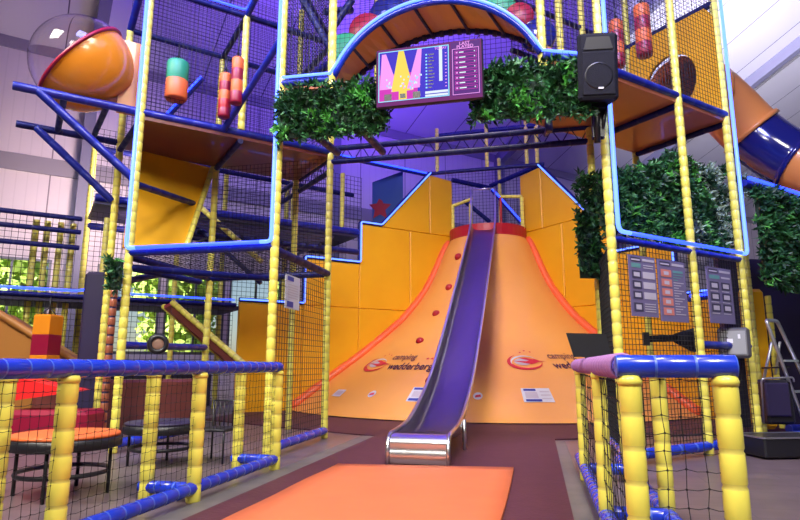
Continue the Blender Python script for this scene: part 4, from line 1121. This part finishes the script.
MB().tube(a, b, .045, 12, r1=.05).build('arm', M['blackmatte'], sa); MB().tube(b, c, .07, 16, r1=.17).build('cone', M['blackmatte'], sa)
MB().box(a, (.08, .1, .18)).build('end_box', M['black'], sa)
c = W(158, 344, 7.9); d = (V((0, 0, 1.15))-c).normalized(); R = d.to_track_quat('Z', 'Y').to_matrix()
wh = MB().lathe(c, [(.075, .05), (.09, .07), (.125, .06), (.14, 0), (.13, -.06), (.08, -.07), (.001, -.07)], 24, R).build('play_wheel', M['black'], LT)
MB().lathe(c, [(.001, .04), (.06, .045), (.08, .03)], 20, R).build('wheel_centre', M['tan'], wh)

# ------------------------------------------------------------------ ladder, cases
ld = thing('step_ladder', 'aluminium step ladder standing at the right edge', 'ladder', W(785, 440, 9.3))
def lp(u, v, d): return W(u, v, d)
a0, a1 = W(766, 320, 9.2), W(822, 470, 8.6); b0, b1 = W(777, 321, 9.4), W(838, 450, 9.1)
mb = MB(); mb.path(rounded([a1, a0, b0, b1], .06, 4), .028, 8); mb.build('front_frame', M['alu'], ld)
for t_ in (.30, .52, .74, .93):
    p = a0+(a1-a0)*t_; q = b0+(b1-b0)*t_; mb = MB(); mb.box((p+q)/2, ((q-p).length, .10, .03), math.atan2((q-p).y, (q-p).x)); mb.build('step', M['alu'], ld)
c0, c1 = W(772, 342, 9.5), W(750, 440, 9.9); d0, d1 = W(780, 342, 9.8), W(768, 425, 10.4)
for p, q in ((c0, c1), (d0, d1)):
    q = p+(q-p)*((p.z-.02)/(p.z-q.z)) ; MB().tube(p, q, .022, 8).build('rear_leg', M['alu'], ld)
mb = MB(); mb.tube(W(762, 368, 9.6), W(790, 367, 9.1), .016, 6); mb.build('spreader', M['black'], ld)
fc = thing('flight_case', 'low black flight case lying flat with a chrome edge', 'case', W(783, 455, 8.6))
c = V((3.05, 8.75, .14)); MB().rbox(c, (.95, .55, .24), .02, rz=.35).build('case_body', M['black'], fc)
mb = MB(); R = Matrix.Rotation(.35, 3, 'Z')
for s in (-1, 1): mb.box(c+R @ V((0, s*.275, .12)), (.95, .02, .02), mat3=R)
for s in (-1, 1): mb.box(c+R @ V((s*.475, 0, .12)), (.02, .55, .02), mat3=R)
mb.build('metal_edge', M['alu'], fc)
tc_ = thing('trolley_case', 'upright black trolley case with bent tube handle', 'case', (2.9, 8.9, 0))
c = W(779, 422, 8.9); MB().rbox((c.x, c.y+.05, .26+.34), (.42, .28, .66), .04, rz=.2).build('case_body', M['black'], tc_)
R = Matrix.Rotation(.2, 3, 'Z'); q = V((c.x, c.y-.12, 0))
mb = MB(); mb.path(rounded([q+V((-.25, 0, .28)), q+V((-.23, -.03, .95)), q+V((.22, 0, .97)), q+V((.22, 0, .9))], .06, 4), .014, 8); mb.build('handle', M['alu'], tc_)
MB().rbox((c.x-.02, c.y-.11, .64), (.36, .06, .5), .02, rz=.2).build('front_pocket', M['dark'], tc_)

# ------------------------------------------------------------------ tables and chair behind left fence
def table(label, c, r, z, topmat, seed):
    t = thing('round_table', label, 'table', c, world=False)
    MB().lathe((0, 0, 0), [(.001, z), (r*.96, z), (r, z-.01), (r, z-.03), (.001, z-.03)], 32).build('table_top', topmat, t)
    MB().lathe((0, 0, 0), [(r*.98, z-.03), (r*1.04, z-.04), (r*1.04, z-.12), (r*.98, z-.13), (r*.9, z-.03)], 32).build('rim', M['black'], t)
    MB().lathe((0, 0, 0), [(r*.78, .2), (r*.84, .22), (r*.86, .2), (r*.84, .18), (r*.78, .2)], 32).build('foot_ring', M['black'], t)
    for k in range(4):
        a = k*PI/2+.4; MB().tube((r*.86*math.cos(a), r*.86*math.sin(a), 0), (r*.86*math.cos(a), r*.86*math.sin(a), z-.05), .016, 8).build('leg', M['black'], t)
    return t
table('low round table with orange top and black rim behind the left fence', (-4.25, 4.75, 0), .46, .54, M['orangefoam'], 1)
table('low round dark-topped table behind the third post of the left fence', (-4.35, 6.35, 0), .42, .50, M['dark'], 2)
cr_ = thing('wire_chair', 'black wire chair with barred back behind the left fence', 'chair', (-3.85, 6.75, 0), world=False)
for x in (-.18, .18):
    MB().tube((x, -.18, 0), (x, -.18, .38), .012, 6).build('leg', M['black'], cr_); MB().tube((x, .18, 0), (x, .18, .72), .012, 6).build('leg', M['black'], cr_)
MB().rbox((0, 0, .38), (.4, .4, .03), .01).build('seat', M['black'], cr_)
mb = MB()
for k in range(6): mb.tube((-.15+k*.06, .18, .4), (-.15+k*.06, .18, .7), .007, 6)
mb.tube((-.18, .18, .71), (.18, .18, .71), .012, 6); mb.build('backrest', M['black'], cr_)
# soft blocks and ramp at far left
M['ramp'] = mat('brown_orange_ramp', (.42, .17, .03), .5)
t = thing('soft_ramp', 'large brown-orange sloping soft ramp at the left edge', 'ramp', (-9.3, 9, 0))
P = [W(-10, 310, 10.2), W(80, 366, 10.2)]; d = V((-.5, .9, 0))
mb = MB(); mb.prism([P[0], P[1], V((P[1].x, P[1].y, .05)), V((P[0].x, P[0].y, .05))], d*1.2); mb.build('ramp_body', M['ramp'], t)
MB().foam(P[0]+V((0, 0, .03)), P[1]+V((0, 0, .03)), .07, .4).build('edge_pad', [M['ramp'], M['ramp']], t)
def wedge(label, a, b, c, m, name='soft_block'):
    mb = MB(); a, b, c = V(a), V(b), V(c); dd = V((-.3, .6, 0))
    mb.prism([a, b, c], dd); o = mb.build(name, M[m]); tag(o, label, 'soft play block'); return o
wedge('bright red soft wedge behind the orange-topped table', (-7.2, 7.0, .98), (-6.4, 7.3, .78), (-7.2, 7.0, .66), 'brightred')
mb = MB(); mb.rbox((-6.75, 7.3, .28), (1.2, .6, .5), .06, rz=.2); tag(mb.build('soft_block', M['crimson']), 'crimson soft block under the bright red wedge at left', 'soft play block')
mb = MB(); mb.rbox((-7.3, 9.3, .45), (2.6, .5, .9), .05, rz=.75); tag(mb.build('soft_block', M['ldeck']), 'brown padded low wall behind the left tower', 'soft play block')
t = thing('padded_column', 'dark purple padded column left of the front tower post', 'column', W(95, 370, 9.6))
a = W(97, 330, 9.8); MB().rbox((a.x-.02, a.y, 1.35), (.42, .3, 2.7), .05, rz=.3).build('pad', M['dark'], t)
a = W(110, 330, 9.3); MB().foam((a.x, a.y, 0), (a.x, a.y, 2.5), .07).build('corner_pad', [M['dorange'], M['dark']], t)

# ------------------------------------------------------------------ light
w = bpy.data.worlds.new('sky'); SC.world = w; w.use_nodes = True; nt = w.node_tree
bg = nt.nodes['Background']; sky = nt.nodes.new('ShaderNodeTexSky'); sky.sky_type = 'NISHITA'; sky.sun_disc = False; sky.sun_elevation = math.radians(40); sky.sun_rotation = math.radians(200)
nt.links.new(sky.outputs[0], bg.inputs['Color']); bg.inputs['Strength'].default_value = .10
def area(name, loc, target, size, power, col, sy=None, spread=PI):
    l = bpy.data.lights.new(name, 'AREA'); l.energy = power; l.color = col; l.size = size; l.spread = spread
    if sy: l.shape = 'RECTANGLE'; l.size_y = sy
    o = bpy.data.objects.new(name, l); COL.objects.link(o); o.location = loc
    o.rotation_euler = (V(target)-V(loc)).to_track_quat('-Z', 'Y').to_euler(); return o
sun = bpy.data.lights.new('sun', 'SUN'); sun.energy = 16; sun.angle = .02; so = bpy.data.objects.new('sun', sun); COL.objects.link(so)
so.rotation_euler = V((.35, .75, -.55)).to_track_quat('-Z', 'Y').to_euler()
# hall lamps behind and beside the camera
for i, (x, y, z) in enumerate(((-3, -3, 9), (3, -2, 9), (0, 2.5, 10.5), (-8, 2, 9))):
    area('hall_lamp', (x, y, z), (x*.6-.5, y+6, 0), 2.0, 420, (1, .94, .82), spread=2.1)
area('hill_fill', (-1.4, 8.6, 9.2), (-1.4, 14.5, 1.5), 1.6, 210, (1, .84, .70), spread=1.5)  # unseen fill light, added to brighten the hill and its side walls
# purple stage light washing the roof from the tower tops
for x, y, p in ((-6, 12, 900), (-1, 12.5, 1300), (3.5, 14, 800), (-4, 18, 800)):
    area('roof_wash', (x, y, 8.7), (x-1, y+3, 16), 1.5, p*(.27 if x < -3 else .42), (.15, .05, 1))
area('roof_wash', (5, 17, 8.7), (11, 25, 14), 2, 1000, (.84, .80, 1), spread=1.7)
area('wall_wash', (-9, 12.5, 5.2), (-14, 13, 6), 1.5, 300, (1, .74, .72), spread=2.2)
area('beam_wash', (-1.2, 5.5, 8.6), (-1.2, 8.5, 4.5), 2.5, 70, (.2, .2, 1))
for x in (-5.2, 2.0): area('tower_wash', (x*.8, 3.6, 9.0), (x, 8.4, 5.8), 1.5, 170, (.3, .32, 1), spread=1.6)  # unseen fill lights, added to tint the upper towers blue
SC.view_settings.view_transform = 'Standard'; SC.view_settings.look = 'None'; SC.view_settings.gamma = 1; SC.view_settings.use_curve_mapping = False
SC.view_settings.exposure = 0

for o in list(bpy.data.objects):
    if '_w' in o: del o['_w']
